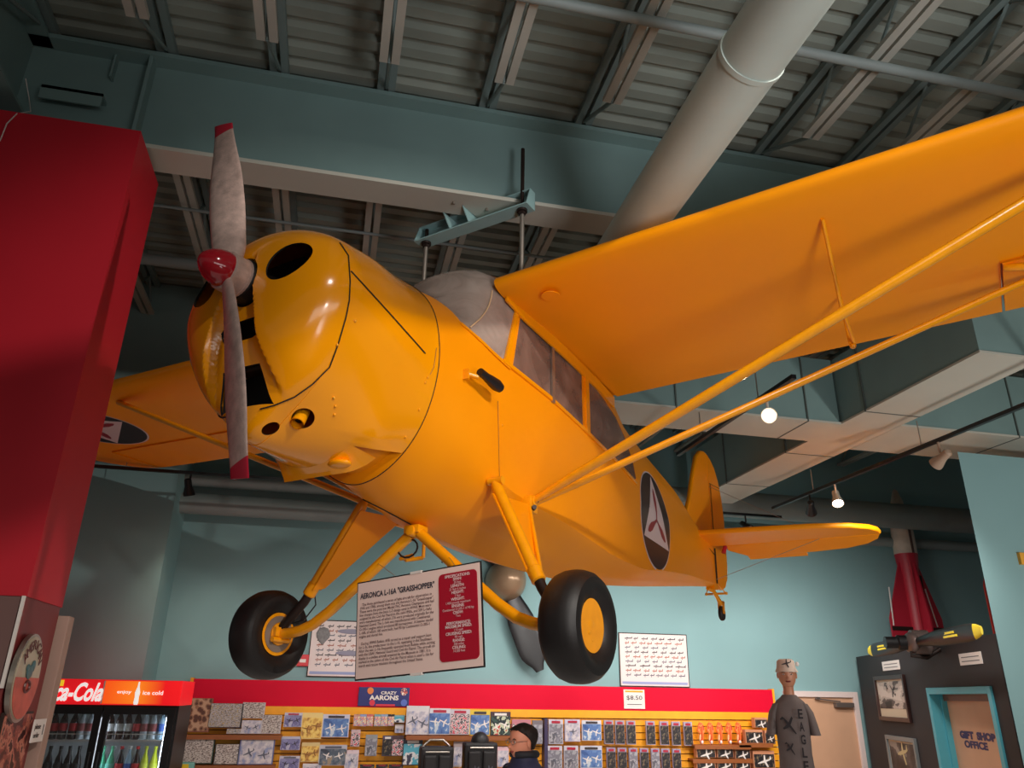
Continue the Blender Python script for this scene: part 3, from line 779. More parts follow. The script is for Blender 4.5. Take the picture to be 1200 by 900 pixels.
# bar joists
def joist(x, seg, y0, y1):
    root = empty('bar_joist', (x, y0, 5.1))
    def B(mb, name, m): o = mb.build(name, m, root); return o
    L = y1-y0; hh = .27
    tc = MB().box((-.055, 0, .285), (-.012, L, .325)).box((.012, 0, .285), (.055, L, .325)); B(tc, 'top_chord', JOIST)
    e0, e1 = (0, L-.62) if seg == 0 else (.55, L)
    B(MB().box((-.055, e0, 0), (-.01, e1, .03)).box((.01, e0, 0), (.055, e1, .03)), 'bottom_chord', JOISTB)
    wb = MB(); n = int((e1-e0)/.6); 
    for i in range(n):
        a = e0+(e1-e0)*i/n; b = e0+(e1-e0)*(i+1)/n; mid = (a+b)/2
        wb.tube([(0, a, .015), (0, mid, .30), (0, b, .015)], .011, 6)
    if seg == 0: wb.tube([(0, e1, .015), (0, L-.1, .30)], .013, 6)
    else: wb.tube([(0, e0, .015), (0, .1, .30)], .013, 6)
    B(wb, 'web_bars', JOIST); return root
xb = W(619, 0, 2, 5.115).x
protoA = None; protoB = None
SP = (W(775, 0, 2, 5.115).x-xb)
for k in range(-5, 11):
    x = xb+k*SP
    if protoA is None:
        protoA = joist(x, 0, -2.2, yW); a = protoA
    else:
        a = copy_tree(protoA); a.location.x = x
    tag(a, 'grey open-web steel joist under the corrugated deck, near side of the big girder', 'joist', 'roof joists in front of the girder')
    if protoB is None:
        protoB = joist(x, 1, yW, VB-.02); b = protoB
    else:
        b = copy_tree(protoB); b.location.x = x
    tag(b, 'dark open-web steel joist beyond the big girder', 'joist', 'roof joists behind the girder')
# pipes in u direction under the joists
def pipe(name, label, p, q, r, m=PIPE, cat='pipe', n=14):
    mb = MB().tube([p, q], r, n); o = mb.build(name, m, None, 50); tag(o, label, cat); return o
a = W(635, 0, 2, 5.05); b = W(1200, 106, 2, 5.05); ym = (a.y+b.y)/2
pipe('sprinkler_pipe', 'long pale pipe under the joists, crossing behind the fat round duct', V((-.2, a.y, 5.05)), V((11, b.y, 5.05)), .028)
a = W(180, 240, 2, 5.06)
pipe('conduit', 'thin pale conduit crossing the joists beyond the girder', V((-8, a.y, 5.06)), V((9, a.y, 5.06)), .012)
a = W(200, 307, 2, 4.95)
pipe('conduit_pipe', 'thicker grey pipe below the joists beyond the girder, left of the propeller', V((-8, a.y, 4.95)), V((1.0, a.y, 4.95)), .045)
# round duct toward the back
zd = 4.28
cA = W(924, 2, 2, zd); 
dx = cA.x
rd = empty('round_duct', (dx, 0, zd)); tag(rd, 'fat round pale duct running away overhead, passing under the big girder behind the wing', 'duct')
MB().tube([(0, -2, 0), (0, 5.6, 0)], .135, 40).build('duct_pipe', DUCT, rd, 50)
for yy in (W(900, 70, 2, zd).y, W(760, 270, 2, zd).y+1.6): MB().tube([(0, yy-.012, 0), (0, yy+.012, 0)], .141, 40).build('duct_collar', DUCT, rd, 50)
# ---- hanger frame and rods
rodN = V(air.matrix_world@V((-1.62, .36, .70))); 
# rod positions from the photograph's two rods, standing on the wing roots
pN = W(616, 303, 2, 4.12); pF = W(498, 325, 2, 4.05)
def rodpos(px, py, z): return W(px, py, 2, z)
topN = W(617, 236, 2, 4.62)
botN = V((topN.x, topN.y, 4.02))
tl = V((-1.62, -.36, .62)); wF = air.matrix_world@tl; wN = air.matrix_world@V((-1.62, .36, .62))
for wp, px, label in ((wN, 617, 'nearer bright steel rod rising from the wing root in front of the girder'), (wF, 500, 'farther steel rod rising from behind the windshield to the hanger frame')):
    zb = wp.z+.01
    py = 240 if px == 617 else 283
    t = W(px, py, 2, 4.62)
    # keep the rod vertical above its wing root
    zt = 5.05 if px == 617 else 4.70
    r = empty('suspension_rod', (wp.x, wp.y, zb)); tag(r, label, 'rod')
    MB().tube([(0, 0, 0), (0, 0, 4.62-zb)], .014, 14).build('rod_lower', STEEL, r, 60)
    MB().tube([(0, 0, 4.62-zb), (0, 0, zt-zb)], .012, 12).build('rod_upper', BLKM, r, 60)
    MB().tube([(0, 0, 4.585-zb), (0, 0, 4.60-zb)], .032, 20).tube([(0, 0, 4.565-zb), (0, 0, 4.585-zb)], .022, 6).build('washer_nut', BLKM, r, 40)
# hanger frame between the rods: upturned channel with gussets up to the girder flange
hA = V((wF.x, wF.y, 4.60)); hB = V((wN.x, wN.y, 4.60)); hd = (hB-hA).normalized(); hn = V((-hd.y, hd.x, 0))
hf = empty('hanger_frame', (hA+hB)/2); tag(hf, 'pale teal steel channel hung under the girder, carrying the two rods', 'hanger')
def H(mb, name, m=TEALH):
    for i, p in enumerate(mb.v): mb.v[i] = tuple(V(p)-(hA+hB)/2)
    return mb.build(name, m, hf)
a = hA-hd*.06; b = hB+hd*.06
if hn.y < 0: hn = -hn
H(MB().bar(a+V((0, 0, .006)), b+V((0, 0, .006)), .10, .008), 'bottom_flange')
H(MB().bar(a+hn*.047+V((0, 0, .07)), b+hn*.047+V((0, 0, .07)), .006, .12), 'channel_web')
H(MB().bar(a+hn*.02+V((0, 0, .128)), b+hn*.02+V((0, 0, .128)), .06, .006), 'top_flange')
for e in (a, b): H(MB().prism([e+hn*.05+V((0, 0, .01)), e-hn*.05+V((0, 0, .01)), e-hn*.01+V((0, 0, .125)), e+hn*.05+V((0, 0, .125))], hd*(.005 if e is a else -.005)), 'end_plate')
# centre gusset plates up to the flange underside
yfl = (yF+.04)
for f in (.30, .50):
    c = hA+(hB-hA)*f
    H(MB().prism([c-hn*.05+V((0, 0, .012)), c+hn*.045+V((0, 0, .012)), c+hn*.045+V((0, 0, .088)), c-hn*.12+V((0, 0, .088))], hd*.006), 'gusset')
for px, py in ((533, 228), (572, 236)):
    p = W(px, py, 2, 4.72); 
    bo = MB().tube([p+V((0, .03, -.05)), p+V((0, .03, .03))], .008, 10).lathe([(.017, 0), (.017, .015), (.001, .016)], Matrix.Translation(p+V((0, .03, .0))), 6)
    H(bo, 'flange_bolt', STEEL)
# ---- box ducts (teal sides, pale underside)
ZD = 4.2
def boxduct(name, label, x0, x1, y0, y1, z0=ZD, h=.62):
    r = empty(name, ((x0+x1)/2, (y0+y1)/2, z0)); tag(r, label, 'duct'); c = V(((x0+x1)/2, (y0+y1)/2, z0))
    mb = MB().box(V((x0, y0, z0+.012))-c, V((x1, y1, z0+h))-c); mb.build('duct_body', TEALD, r)
    mb = MB().box(V((x0-.01, y0-.01, z0-.006))-c, V((x1+.01, y1+.01, z0+.012))-c); mb.build('duct_underside', CREAM, r)
    lo = x1-x0 > y1-y0; L = (x1-x0) if lo else (y1-y0); n = max(1, int((L-.1)/1.25)); SM = mat('duct_seam', (84, 92, 88), .7)
    for k in range(1, n+1):
        sm = MB()
        if lo: a = x0+1.25*k; sm.box(V((a-.006, y0-.014, z0-.010))-c, V((a+.006, y1+.014, z0+h*.98))-c)
        else: a = y0+1.25*k; sm.box(V((x0-.014, a-.006, z0-.010))-c, V((x1+.014, a+.006, z0+h*.98))-c)
        sm.build('duct_seam', SM, r)
    return r
e1 = W(978, 496, 2, ZD); e2 = W(950, 516, 2, ZD); v1 = W(992, 494, 2, ZD); v2 = W(1072, 490, 2, ZD)
uy0 = e1.y; uy1 = e2.y; vx0 = v1.x; vx1 = v2.x
far0 = W(848, 584, 2, ZD)
boxduct('box_duct', 'boxy teal duct with cream underside crossing left of the junction behind the wing strut', 1.45, vx0-.02, uy0, uy1)
boxduct('box_duct', 'cream-bottomed box duct running from the junction toward the right edge of the ceiling', vx1+.02, 11.5, uy0-.1, uy0+.62)
boxduct('box_duct', 'long box duct running from near the right edge away past the tail fin', vx0, vx1, 4.1, 8.72, ZD+.003)
open_ = None
# far pipes along the back wall
a = W(1000, 600, 1, 9.0); pipe('large_pipe', 'large round grey pipe along the back wall above the red rocket', V((2.8, 9.05, a.z)), V((11.5, 9.05, a.z)), .17, PIPE, 'pipe', 24)
a = W(1000, 632, 1, 9.4); pipe('wall_pipe', 'slimmer pale pipe on the back wall below the large round pipe', V((2.4, 9.42, a.z)), V((11.5, 9.42, a.z)), .07)
for px in (964, 990):
    a = W(px, 620, 1, 9.3); pipe('drop_pipe', 'short vertical drop pipe under the large pipe, %s one' % ('left' if px == 964 else 'right'), V((a.x, 9.28, a.z-.06)), V((a.x, 9.28, a.z+.35)), .075)
for py, r, nm in ((566, .08, 'upper'), (594, .12, 'lower')):
    a = W(290, py, 1, 9.3); pipe('wall_duct', '%s grey horizontal pipe on the back wall under the far wing' % nm, V((-5, 9.3, a.z)), V((1.6, 9.3, a.z)), r, PIPE, 'pipe', 20)
# black void over the left back wall: drop soffit
a = W(215, 350, 1, 6.9); 
S(MB().box((-8.9, 6.9, 4.35), (.3, 7.1, 5.42)).build('wall_soffit', TEALD))
# pilaster on the left of the back wall
pl = W(180, 720, 1, 8.9); pl2 = W(84, 700, 1, 8.9)
S(MB().box((pl2.x-.15, 8.9, 0), (pl.x, VB, 5.05)).build('wall_pilaster', TEAL))
nd = W(107, 580, 1, 8.9); 
# ---- right hand column
cx = W(1124.7, 542, 1, 5.6); 
zc = cx.z
S(MB().prism([(cx.x, 5.6, 0), (cx.x+3.0, 5.6, 0), (cx.x+3.0, 6.1, 0), (cx.x+.62, 6.1, 0)], (0, 0, 4.0)).build('wall_right', TEAL))
tb = W(1195, 655, 1, 5.6); 
o = MB().box((tb.x-.02, 5.57, tb.z-.05), (tb.x+.2, 5.6, tb.z+.05)).build('wall_tag', mat('tag_orange', (236, 170, 60), .5)); tag(o, 'small yellow tag on the pale column at the right edge', 'tag')
# ---- left red column
YC = 3.6
ct = W(168, 154, 1, YC); cb = W(27, 703, 1, YC); xc = (ct.x+cb.x)/2; zt = ct.z
cbk = W(130, 460, 0, xc)
bk1 = W(189, 206, 0, xc); bk2 = W(83, 660, 0, xc); yb = (bk1.y+bk2.y)/2
zb = W(13, 698, 1, YC).z
colm = empty('red_column', (xc, YC, 0)); tag(colm, 'tall bright red boxed column standing at the left edge', 'column')
MB().box((-2.2, 0, zb), (0, yb-YC, zt)).build('red_cladding', REDC, colm)
MB().box((-2.19, .006, 0), (-.006, yb-YC-.006, zb)).build('lower_panel', mat('maroon_panel', (128, 44, 44), .5, noise=.05), colm)
MB().box((-2.2, -.006, 0), (-.02, .004, zb-.003)).build('lower_front_panel', mat('brown_panel', (116, 84, 80), .5), colm)
MB().bar((-.008, -.008, zb-.35), (-.008, -.008, zb), .012, .012, up=(0, 1, 0)).build('corner_trim', WHITE, colm)
# beige bulkhead behind the column
a = W(67, 722, 1, yb+.05); b = W(88, 732, 1, yb+.35)
bh = MB().box((xc-1.6, yb+.02, 0), (xc+.035, yb+.10, a.z)).build('counter_partition', BEIGE, None, bevel=.004); tag(bh, 'beige partition end behind the red column with a small order sign on it', 'partition')
# oval sign on the right side of the column
def oval_pt(px, py): return W(px, py, 0, xc+.02)
oc = oval_pt(30, 794); ot = oval_pt(42, 742); ob = oval_pt(19, 846); orr = oval_pt(52, 775); ol = oval_pt(10, 815)
rz = abs(ot.z-ob.z)/2; ry = rz*.88
os_ = empty('oval_sign', oc); tag(os_, 'oval cafe sign with red lower half hung on the side of the red column', 'sign')
MO = Matrix.Rotation(PI/2, 4, 'Y')
def el(ry_, rz_, x0, x1, z0=-9, n=48):
    P = [V((x0, ry_*cs(2*PI*i/n), max(rz_*sn(2*PI*i/n), z0) if z0 > -5 else rz_*sn(2*PI*i/n))) for i in range(n)]; return MB().prism(P, (x1-x0, 0, 0))
el(ry, rz, -.015, .004).build('sign_rim', STEEL, os_)
el(ry*.93, rz*.93, .004, .007).build('sign_face', mat('sign_cream', (196, 184, 160), .4, noise=.1, nscale=10), os_)
P = [V((.008, ry*.92*cs(a), rz*.92*sn(a))) for a in [PI+PI*i/24 for i in range(25)]]; MB().prism(P, (.002, 0, 0)).build('sign_lower_field', mat('sign_salmon', (206, 92, 76), .4, noise=.15, nscale=20), os_)
MB().ball((.012, -.005, rz*.12), (.006, ry*.22, rz*.16), 14, 10).ball((.012, ry*.16, rz*.26), (.006, ry*.12, rz*.14), 12, 8).ball((.012, -ry*.22, rz*.22), (.005, ry*.1, rz*.08), 10, 8).build('sign_emblem', mat('emblem_teal', (80, 112, 116), .4), os_, 60)
MB().tube([(.012, ry*.2*cs(a), -rz*.2+rz*.12*sn(a)) for a in [k*PI*2/16 for k in range(17)]], .006, 6).build('sign_ring', mat('emblem_brown', (96, 40, 36), .4), os_)
TX = Matrix(((0, 0, 1, .011), (1, 0, 0, 0), (0, 1, 0, 0), (0, 0, 0, 1)))   # text faces +x
arc = 'AMERICAN'
for i, ch in enumerate(arc):
    a = PI*.5+ (len(arc)/2-.5-i)*.27; Mx = Matrix.Translation((0.012, ry*.70*cs(a), rz*.74*sn(a)))@Matrix(((0, 0, 1, 0), (1, 0, 0, 0), (0, 1, 0, 0), (0, 0, 0, 1)))@Matrix.Rotation(a-PI/2, 4, 'Z')
    text('sign_letter', ch, rz*.34, MATS['emblem_brown'], os_, Mx, .001)
pc = W(46, 856, 1, yb+.0)
pc = W(46, 856, 0, xc+.045)
ps = empty('order_sign', pc); tag(ps, 'small pale order sign with a number on the beige partition', 'sign')
MB().box((-.008, -.07, -.045), (.0, .07, .045)).build('sign_card', WHITE, ps)
TXs = lambda y, z: Matrix(((0, 0, 1, .001), (1, 0, 0, y), (0, 1, 0, z), (0, 0, 0, 1)))
text('sign_words', 'please', .03, BLACK, ps, TXs(-.03, .016)); text('sign_words', 'order', .03, BLACK, ps, TXs(-.03, -.018)); text('sign_number', '1', .06, BLACK, ps, TXs(.045, 0))
fp = W(14, 875, 0, xc+.008)
q = empty('poster_frame', fp); tag(q, 'small brownish framed print at the bottom of the red column', 'picture')
MB().box((-.01, -.16, -.16), (.004, .16, .12)).build('print', art_mat('art_maroon', [(90, 40, 40), (150, 70, 60), (196, 120, 100), (60, 26, 30)], 16), q)
MB().box((-.012, -.17, -.17), (.0, .17, .13)).build('backing_board', BLKM, q)
# loose white cable at the column top
P = [W(0, 165, 1, YC-.05), W(8, 145, 1, YC-.03), W(20, 133, 1, YC), W(36, 131, 1, YC+.15), W(34, 115, 1, YC+.3), W(30, 92, 1, yW-.1)]
o = MB().tube(P, .003, 8).build('cable', WHITE, None, 60); tag(o, 'thin white cable looping over the top of the red column', 'cable')

# ---- doors
def onwall(px, py): return W(px, py, 1, VB)
a = onwall(1002, 811); b = onwall(1014.7, 900); xr = a.x; zt = a.z; xl = xr-1.06
dr = S(empty('door_1', ((xl+xr)/2, VB, 0)))
MB().box((-.46, -.02, 0), (.46, -.012, zt-.06)).build('door_leaf', DOORW, dr)
fr = MB().box((-.53, -.05, 0), (-.46, 0, zt)).box((.46, -.05, 0), (.53, 0, zt)).box((-.46, -.05, zt-.07), (.46, 0, zt)); fr.build('door_frame', DFRW, dr, bevel=.005)
cl = MB().box((.17, -.09, zt-.19), (.43, -.02, zt-.13)); cl.build('door_closer', mat('closer_grey', (120, 108, 102), .4, metal=.5), dr, bevel=.006)
MB().bar((.25, -.06, zt-.12), (-.1, -.06, zt-.09), .02, .015).bar((-.1, -.06, zt-.09), (-.02, -.03, zt-.075), .02, .015).build('closer_arm', MATS['closer_grey'], dr)
# skewed black wall with the office door
# skewed black wall: local x = toward the camera along the wall, local y = out of the wall, local z = up
ANG = math.radians(20)
PA = V((6.826, 9.5, 0)); DW = V((-sn(ANG), -cs(ANG), 0)); NW = V((-cs(ANG), sn(ANG), 0))
MWL = Matrix(((DW.x, NW.x, 0, PA.x), (DW.y, NW.y, 0, PA.y), (0, 0, 1, 0), (0, 0, 0, 1)))
def BWp(px, py, off=0.):
    q = WP(px, py, PA+NW*off, NW); l = MWL.inverted()@q; return l
def onb(o): o.matrix_world = MWL@o.matrix_basis; return o
q0 = BWp(1003, 769); q1 = BWp(1166, 744); d0 = BWp(1087, 807); d1 = BWp(1162, 803)
BT = (q0.z+q1.z)/2; BL = q1.x
di0, di1, dz = d0.x, d1.x, (d0.z+d1.z)/2
iL = BWp(1099, 830).x+.02; iR = di1-.09
m = MB().box((0, -.25, 0), (di0, 0, BT)).box((di1, -.25, 0), (BL, 0, BT)).box((di0, -.25, dz), (di1, 0, BT))
o = m.build('wall_panel', BLKW); onb(o); S(o)
dr2 = empty('door_2'); S(dr2); onb(dr2)
def loc(mb, name, m, par, **k): return mb.build(name, m, par, **k)
fr = MB().box((di0, -.2, 0), (di0+.07, .02, dz)).box((di1-.07, -.2, 0), (di1, .02, dz)).box((di0+.07, -.2, dz-.06), (di1-.07, .02, dz)); loc(fr, 'door_frame', DFRT, dr2, bevel=.004)
fr = MB().box((di0+.07, -.2, 0), (di0+.09, -.08, dz-.06)).box((di1-.09, -.2, 0), (di1-.07, -.08, dz-.06)); loc(fr, 'door_stop', DFRT, dr2)
loc(MB().box((di0+.09, -.17, 0), (di1-.09, -.13, dz-.06)), 'door_leaf', DOORW, dr2)
loc(MB().box((di0+.09, -.13, dz-.12), (di1-.09, -.10, dz-.06)), 'door_header', mat('header_brown', (120, 84, 70), .5), dr2)
# lettering, faces out of the wall (+local y), reads with local x growing to the viewer's right
def TW(x, y, z): return Matrix(((1, 0, 0, x), (0, 0, -1, y), (0, 1, 0, z), (0, 0, 0, 1)))
NVY = mat('ink_navy', (52, 46, 92), .5)
tA = WP(1145, 863, PA-NW*.13, NW); tl_ = MWL.inverted()@tA; tB = MWL.inverted()@WP(1141, 873.5, PA-NW*.13, NW)
# mirror: seen from +y side with x to the right the glyph normal must be +y
def TWf(x, y, z): return Matrix(((1, 0, 0, x), (0, 0, 1, y), (0, 1, 0, z), (0, 0, 0, 1)))
w_l = abs((MWL.inverted()@WP(1123, 863, PA-NW*.13, NW)).x-(MWL.inverted()@WP(1163, 861, PA-NW*.13, NW)).x)
def wtext(name, body, width, size, m, par, x, y, z, off=0.):
    o = text(name, body, size, m, None, None, .0008, off=off)
    xs = [v.co.x for v in o.data.vertices]; k = width/(max(xs)-min(xs)); cxm = (max(xs)+min(xs))/2
    for v in o.data.vertices: v.co = V((x+(v.co.x-cxm)*k, y+v.co.z, z+v.co.y))
    o.data.flip_normals(); o.parent = par; return o
lh = abs((MWL.inverted()@WP(1144, 859, PA-NW*.13, NW)).z-(MWL.inverted()@WP(1144, 867, PA-NW*.13, NW)).z)
wtext('door_lettering', 'GIFT  SHOP', w_l, lh*1.4, NVY, dr2, tl_.x, -.128, tl_.z, .006)
wtext('door_lettering', 'OFFICE', w_l*.66, lh*1.4, NVY, dr2, tl_.x-.06, -.128, tl_.z-lh*1.35, .004)
def framed(px0, py0, px1, py1, label, m, name='framed_photograph', frame=(60, 36, 32), zb=None):
    a = BWp(px0, py0); b = BWp(px1, py1); x0, x1 = min(a.x, b.x), max(a.x, b.x); z0, z1 = min(a.z, b.z), max(a.z, b.z)
    if zb is not None: z0 = zb
    c = V(((x0+x1)/2, 0, (z0+z1)/2)); r = empty(name, c); onb(r); tag(r, label, 'picture'); w, h = (x1-x0)/2, (z1-z0)/2; t = .045
    f = MB().box((-w, .002, -h), (-w+t, .035, h)).box((w-t, .002, -h), (w, .035, h)).box((-w+t, .002, -h), (w-t, .035, -h+t)).box((-w+t, .002, h-t), (w-t, .035, h))
    f.build('picture_frame', mat('frame_%d' % frame[0], frame, .35), r, bevel=.004)
    MB().box((-w+t, .002, -h+t), (w-t, .012, h-t)).build('mount', mat('mount_cream', (206, 186, 160), .6), r)
    k = .02
    MB().box((-w+t+k, .012, -h+t+k+(h*.28 if zb is None else 0)), (w-t-k, .015, h-t-k)).build('photograph', m, r)
    return r, w, h
PH1 = art_mat('photo_sepia_sky', [(214, 196, 184), (214, 196, 184), (190, 172, 160), (92, 80, 76), (40, 34, 34)], 2.2, stretch=(1, 1, 3))
PH2 = art_mat('photo_sepia_dark', [(150, 138, 128), (84, 74, 72), (60, 52, 52), (44, 36, 36), (36, 30, 30)], 3)
r1, w_, h_ = framed(1026, 793, 1070, 847, 'upper framed sepia photograph of small planes over clouds on the black wall', PH1)
def plane_shape(m, par, x, z, s, y=.017, rot=0.):
    P = [(-1, .05), (-.55, .1), (-.1, .12), (.1, .7), (.28, .7), (.2, .12), (.75, .08), (.9, .35), (1.02, .35), (1, 0), (.75, -.06), (.2, -.12), (.35, -.75), (.15, -.75), (-.1, -.12), (-.55, -.1), (-1, -.05)]
    c, d = cs(rot), sn(rot)
    return MB().prism([(x+s*(a*c-b*d), y, z+s*(a*d+b*c)) for a, b in P], (0, .002, 0)).build('plane_silhouette', m, par)
plane_shape(MATS['frame_60'], r1, .08, .08, .09, rot=-.7); plane_shape(MATS['frame_60'], r1, -.12, .12, .05, rot=-.5); MB().lathe([(.02, 0), (.001, .002)], Matrix.Translation((-.02, .016, .22))@Matrix.Rotation(-PI/2, 4, 'X'), 12).build('cloud_burst', MATS['frame_60'], r1)
r2, w_, h_ = framed(1040, 861, 1084, 925, 'lower framed dark photograph of a pale twin plane in flight, below the sepia one', PH2, frame=(120, 124, 124))
plane_shape(mat('plane_cream', (196, 176, 130), .5), r2, .02, .08, .17, rot=.15)
for px0, py0, px1, py1, lb in ((1034, 777, 1055, 783, 'small white caption card under the left propeller blade'), (1124, 768, 1152, 776, 'small white caption card under the right propeller blade above the office door')):
    a = BWp(px0, py0); b = BWp(px1, py1); x0, x1 = min(a.x, b.x), max(a.x, b.x); zc_ = (a.z+b.z)/2; hh_ = .05
    r = empty('caption_card', ((x0+x1)/2, 0, zc_)); onb(r); tag(r, lb, 'label')
    MB().box((-(x1-x0)/2, 0, -hh_), ((x1-x0)/2, .006, hh_)).build('card', WHITE, r)
    for k in range(2):
        MB().box((-(x1-x0)/2*.8, .006, .012-k*.035), ((x1-x0)/2*.8, .007, .020-k*.035)).build('print_line', mat('ink_grey', (110, 104, 108), .6), r)
# black propeller with yellow tips on the wall top
off = .22
a = BWp(1017, 758, off); b = BWp(1152, 746, off); hb_ = BWp(1081, 752, off); L2 = abs(b.x-a.x)/2; cxp = (a.x+b.x)/2; zc_ = (a.z+b.z)/2
pr = empty('display_propeller', (cxp, off, zc_)); onb(pr); tag(pr, 'black two-blade propeller with yellow tips mounted on the black wall above the office door', 'propeller')
def blk(sgn):
    rg = []
    for i in range(21):
        t = i/20; x = sgn*(.12+(L2-.12)*t); ch = .045+.028*sstep(0, .4, t); ch *= (1-.35*sstep(.75, 1, t)**2); 
        if i == 20: ch *= .7
        tk = .035*(1-t)+.01; tw = math.radians(25*(1-t)); n = 16
        rg.append([V((x, cs(2*PI*j/n)*ch*sn(tw)+sn(2*PI*j/n)*tk*cs(tw), cs(2*PI*j/n)*ch*cs(tw)-sn(2*PI*j/n)*tk*sn(tw))) for j in range(n)])
    return rg
YT = mat('tip_yellow', (240, 214, 40), .4)
for sg in (1, -1):
    rg = blk(sg); bl = MB().loft(rg[:19]).build('blade', BLACK, pr, 50); o = MB().loft(rg[18:]).build('blade_tip', YT, bl, 50); o['label'] = 'yellow tip'
    for k in range(2):
        MB().box((sg*L2*.62-.14, .012, -.015+k*.03), (sg*L2*.62+.14-k*.05, .03, .003+k*.03)).build('blade_marking', YT, bl)
    
MB().tube([(0, -.12, 0), (0, .03, 0)], .12, 20).ball((0, .03, 0), (.16, .07, .1), 18, 10).build('hub', mat('hub_metal', (120, 104, 100), .4, metal=.5), pr, 40)
MB().tube([(0, .05, 0), (0, .16, 0), (0, .17, 0), (0, .28, 0)], [.07, .07, .055, .055], 20).build('hub_shaft', BLACK, pr, 40)
MB().tube([(.02, -.22, -.06), (.02, -.08, -.14), (.02, .06, -.12), (.02, .04, -.04)], .022, 10).build('mount_bracket', BLKM, pr, 50)
# red rocket behind the pipe
YR = 9.33
tp = W(1047, 573, 1, YR); jn = W(1066, 650, 1, YR); bt = W(1080, 748, 1, YR)
xr_ = (tp.x+bt.x)/2
rk = empty('display_rocket', (xr_, YR, 0)); tag(rk, 'tall red finned rocket with a white and grey nose standing behind the black wall', 'rocket')
zj = jn.z; zt_ = tp.z; zb_ = bt.z
MB().tube([(0, 0, zb_-.6), (0, 0, zj-.3), (0, 0, zj)], [.115, .12, .15], 30).build('rocket_body', mat('rocket_red', (176, 32, 52), .45), rk, 50)
MB().lathe([(.15, zj), (.148, zj+.3), (.125, zj+(zt_-zj)*.55), (.08, zj+(zt_-zj)*.8), (.035, zt_-.03), (.001, zt_)], None, 30).build('rocket_nose', mat('nose_cream', (206, 188, 172), .4, noise=.15, nscale=8), rk, 40)
MB().box((-.018, -.154, zj), (.018, -.12, zj+.42)).build('nose_stripe', mat('stripe_brown', (96, 70, 62), .5), rk)
lx = W(1046, 745, 1, YR).x-xr_; rx = W(1106, 740, 1, YR).x-xr_; zs = W(1049, 660, 1, YR).z
for k, (x, sy) in enumerate(((lx, 0), (rx, 0), (0, -1), (0, 1))):
    if sy == 0: P = [(math.copysign(.12, x), -.012, zj-.05), (x, -.012, zb_+.25), (x, -.012, zb_-.35), (math.copysign(.12, x), -.012, zb_-.4)]; f = MB().prism(P, (0, .024, 0))
    else: P = [(-.012, sy*.12, zj-.05), (-.012, sy*.25, zb_+.25), (-.012, sy*.25, zb_-.35), (-.012, sy*.12, zb_-.4)]; f = MB().prism(P, (.024, 0, 0))
    f.build('fin', MATS['rocket_red'], rk)
MB().box((.03, -.124, zb_-.3), (.085, -.08, zj-.3)).build('body_stripe', BLKM, rk)
for x in (-.055, .0, .035): MB().tube([(x, -.118, zb_-.3), (x, -.128, zj-.1)], .008, 6).build('body_rib', MATS['rocket_red'], rk, 50)
for x, h in ((lx+.03, 0), (rx-.10, .0)): MB().bar((x, -.02, zb_+.15), (x+(.02 if x < 0 else -.09), -.02, zb_+.65), .012, .012, up=(0, 1, 0)).build('fin_marking', WHITE, rk)
MB().box((lx, -.03, zb_+.09), (rx, -.02, zb_+.14)).build('fin_band', BLKM, rk)
MB().box((-.3, -.2, 0), (.3, .2, zb_-.6)).build('plinth', BLKW, rk)
# second rocket, mostly hidden behind the pale column
e0 = W(1143, 640, 1, 8.5); e1 = W(1151, 742, 1, 8.5)
r2_ = empty('display_rocket', (e0.x+.42, 8.5, 0)); tag(r2_, 'orange-red rocket fin and body mostly hidden behind the pale right column', 'rocket')
MB().tube([(0, 0, .6), (0, 0, e0.z+.4)], .14, 24).build('rocket_body', mat('rocket_orange', (226, 52, 34), .3, coat=.3), r2_, 50)
MB().lathe([(.14, e0.z+.4), (.08, e0.z+.9), (.001, e0.z+1.1)], None, 24).build('rocket_nose', MATS['rocket_orange'], r2_, 50)
for s in (-1, 1): MB().prism([(s*.12, -.01, e0.z+.3), (s*.42, -.01, e0.z-.5), (s*.42, -.01, e1.z-.5), (s*.12, -.01, e1.z-.5)], (0, .02, 0)).build('fin', MATS['rocket_orange'], r2_)
MB().box((-.25, -.15, 0), (.25, .15, .6)).build('plinth', BLKW, r2_)

# ---- wall-mounted prop and spinner behind the landing gear
sc_ = W(606, 680, 1, VB-.28); wb_ = W(640, 775, 1, VB-.2)
wp_ = empty('display_propeller', (sc_.x-.12, VB-.2, sc_.z)); tag(wp_, 'black propeller with brown dome spinner on the back wall, seen behind the landing gear', 'propeller')
dd = V((wb_.x-sc_.x, 0, wb_.z-sc_.z)); L_ = dd.length*1.12; dn = dd.normalized()
for sg in (1, -1):
    rg = []; pn = V((dn.z, 0, -dn.x))
    for i in range(17):
        t = i/16; ch = .09+.08*sstep(0, .45, t)-.12*sstep(.7, 1, t)**2; n = 14
        rg.append([dn*sg*(.1+(L_-.1)*t)+pn*cs(2*PI*j/n)*ch+V((0, sn(2*PI*j/n)*(.035*(1-t)+.012), 0)) for j in range(n)])
    MB().loft(rg).build('blade', BLACK, wp_, 50)
MB().lathe([(.24, -.10), (.25, 0), (.22, .14), (.15, .26), (.06, .33), (.001, .34)], Matrix.Rotation(PI/2, 4, 'X'), 30).build('spinner', mat('spinner_brown', (150, 122, 96), .3, metal=.4), wp_, 60)

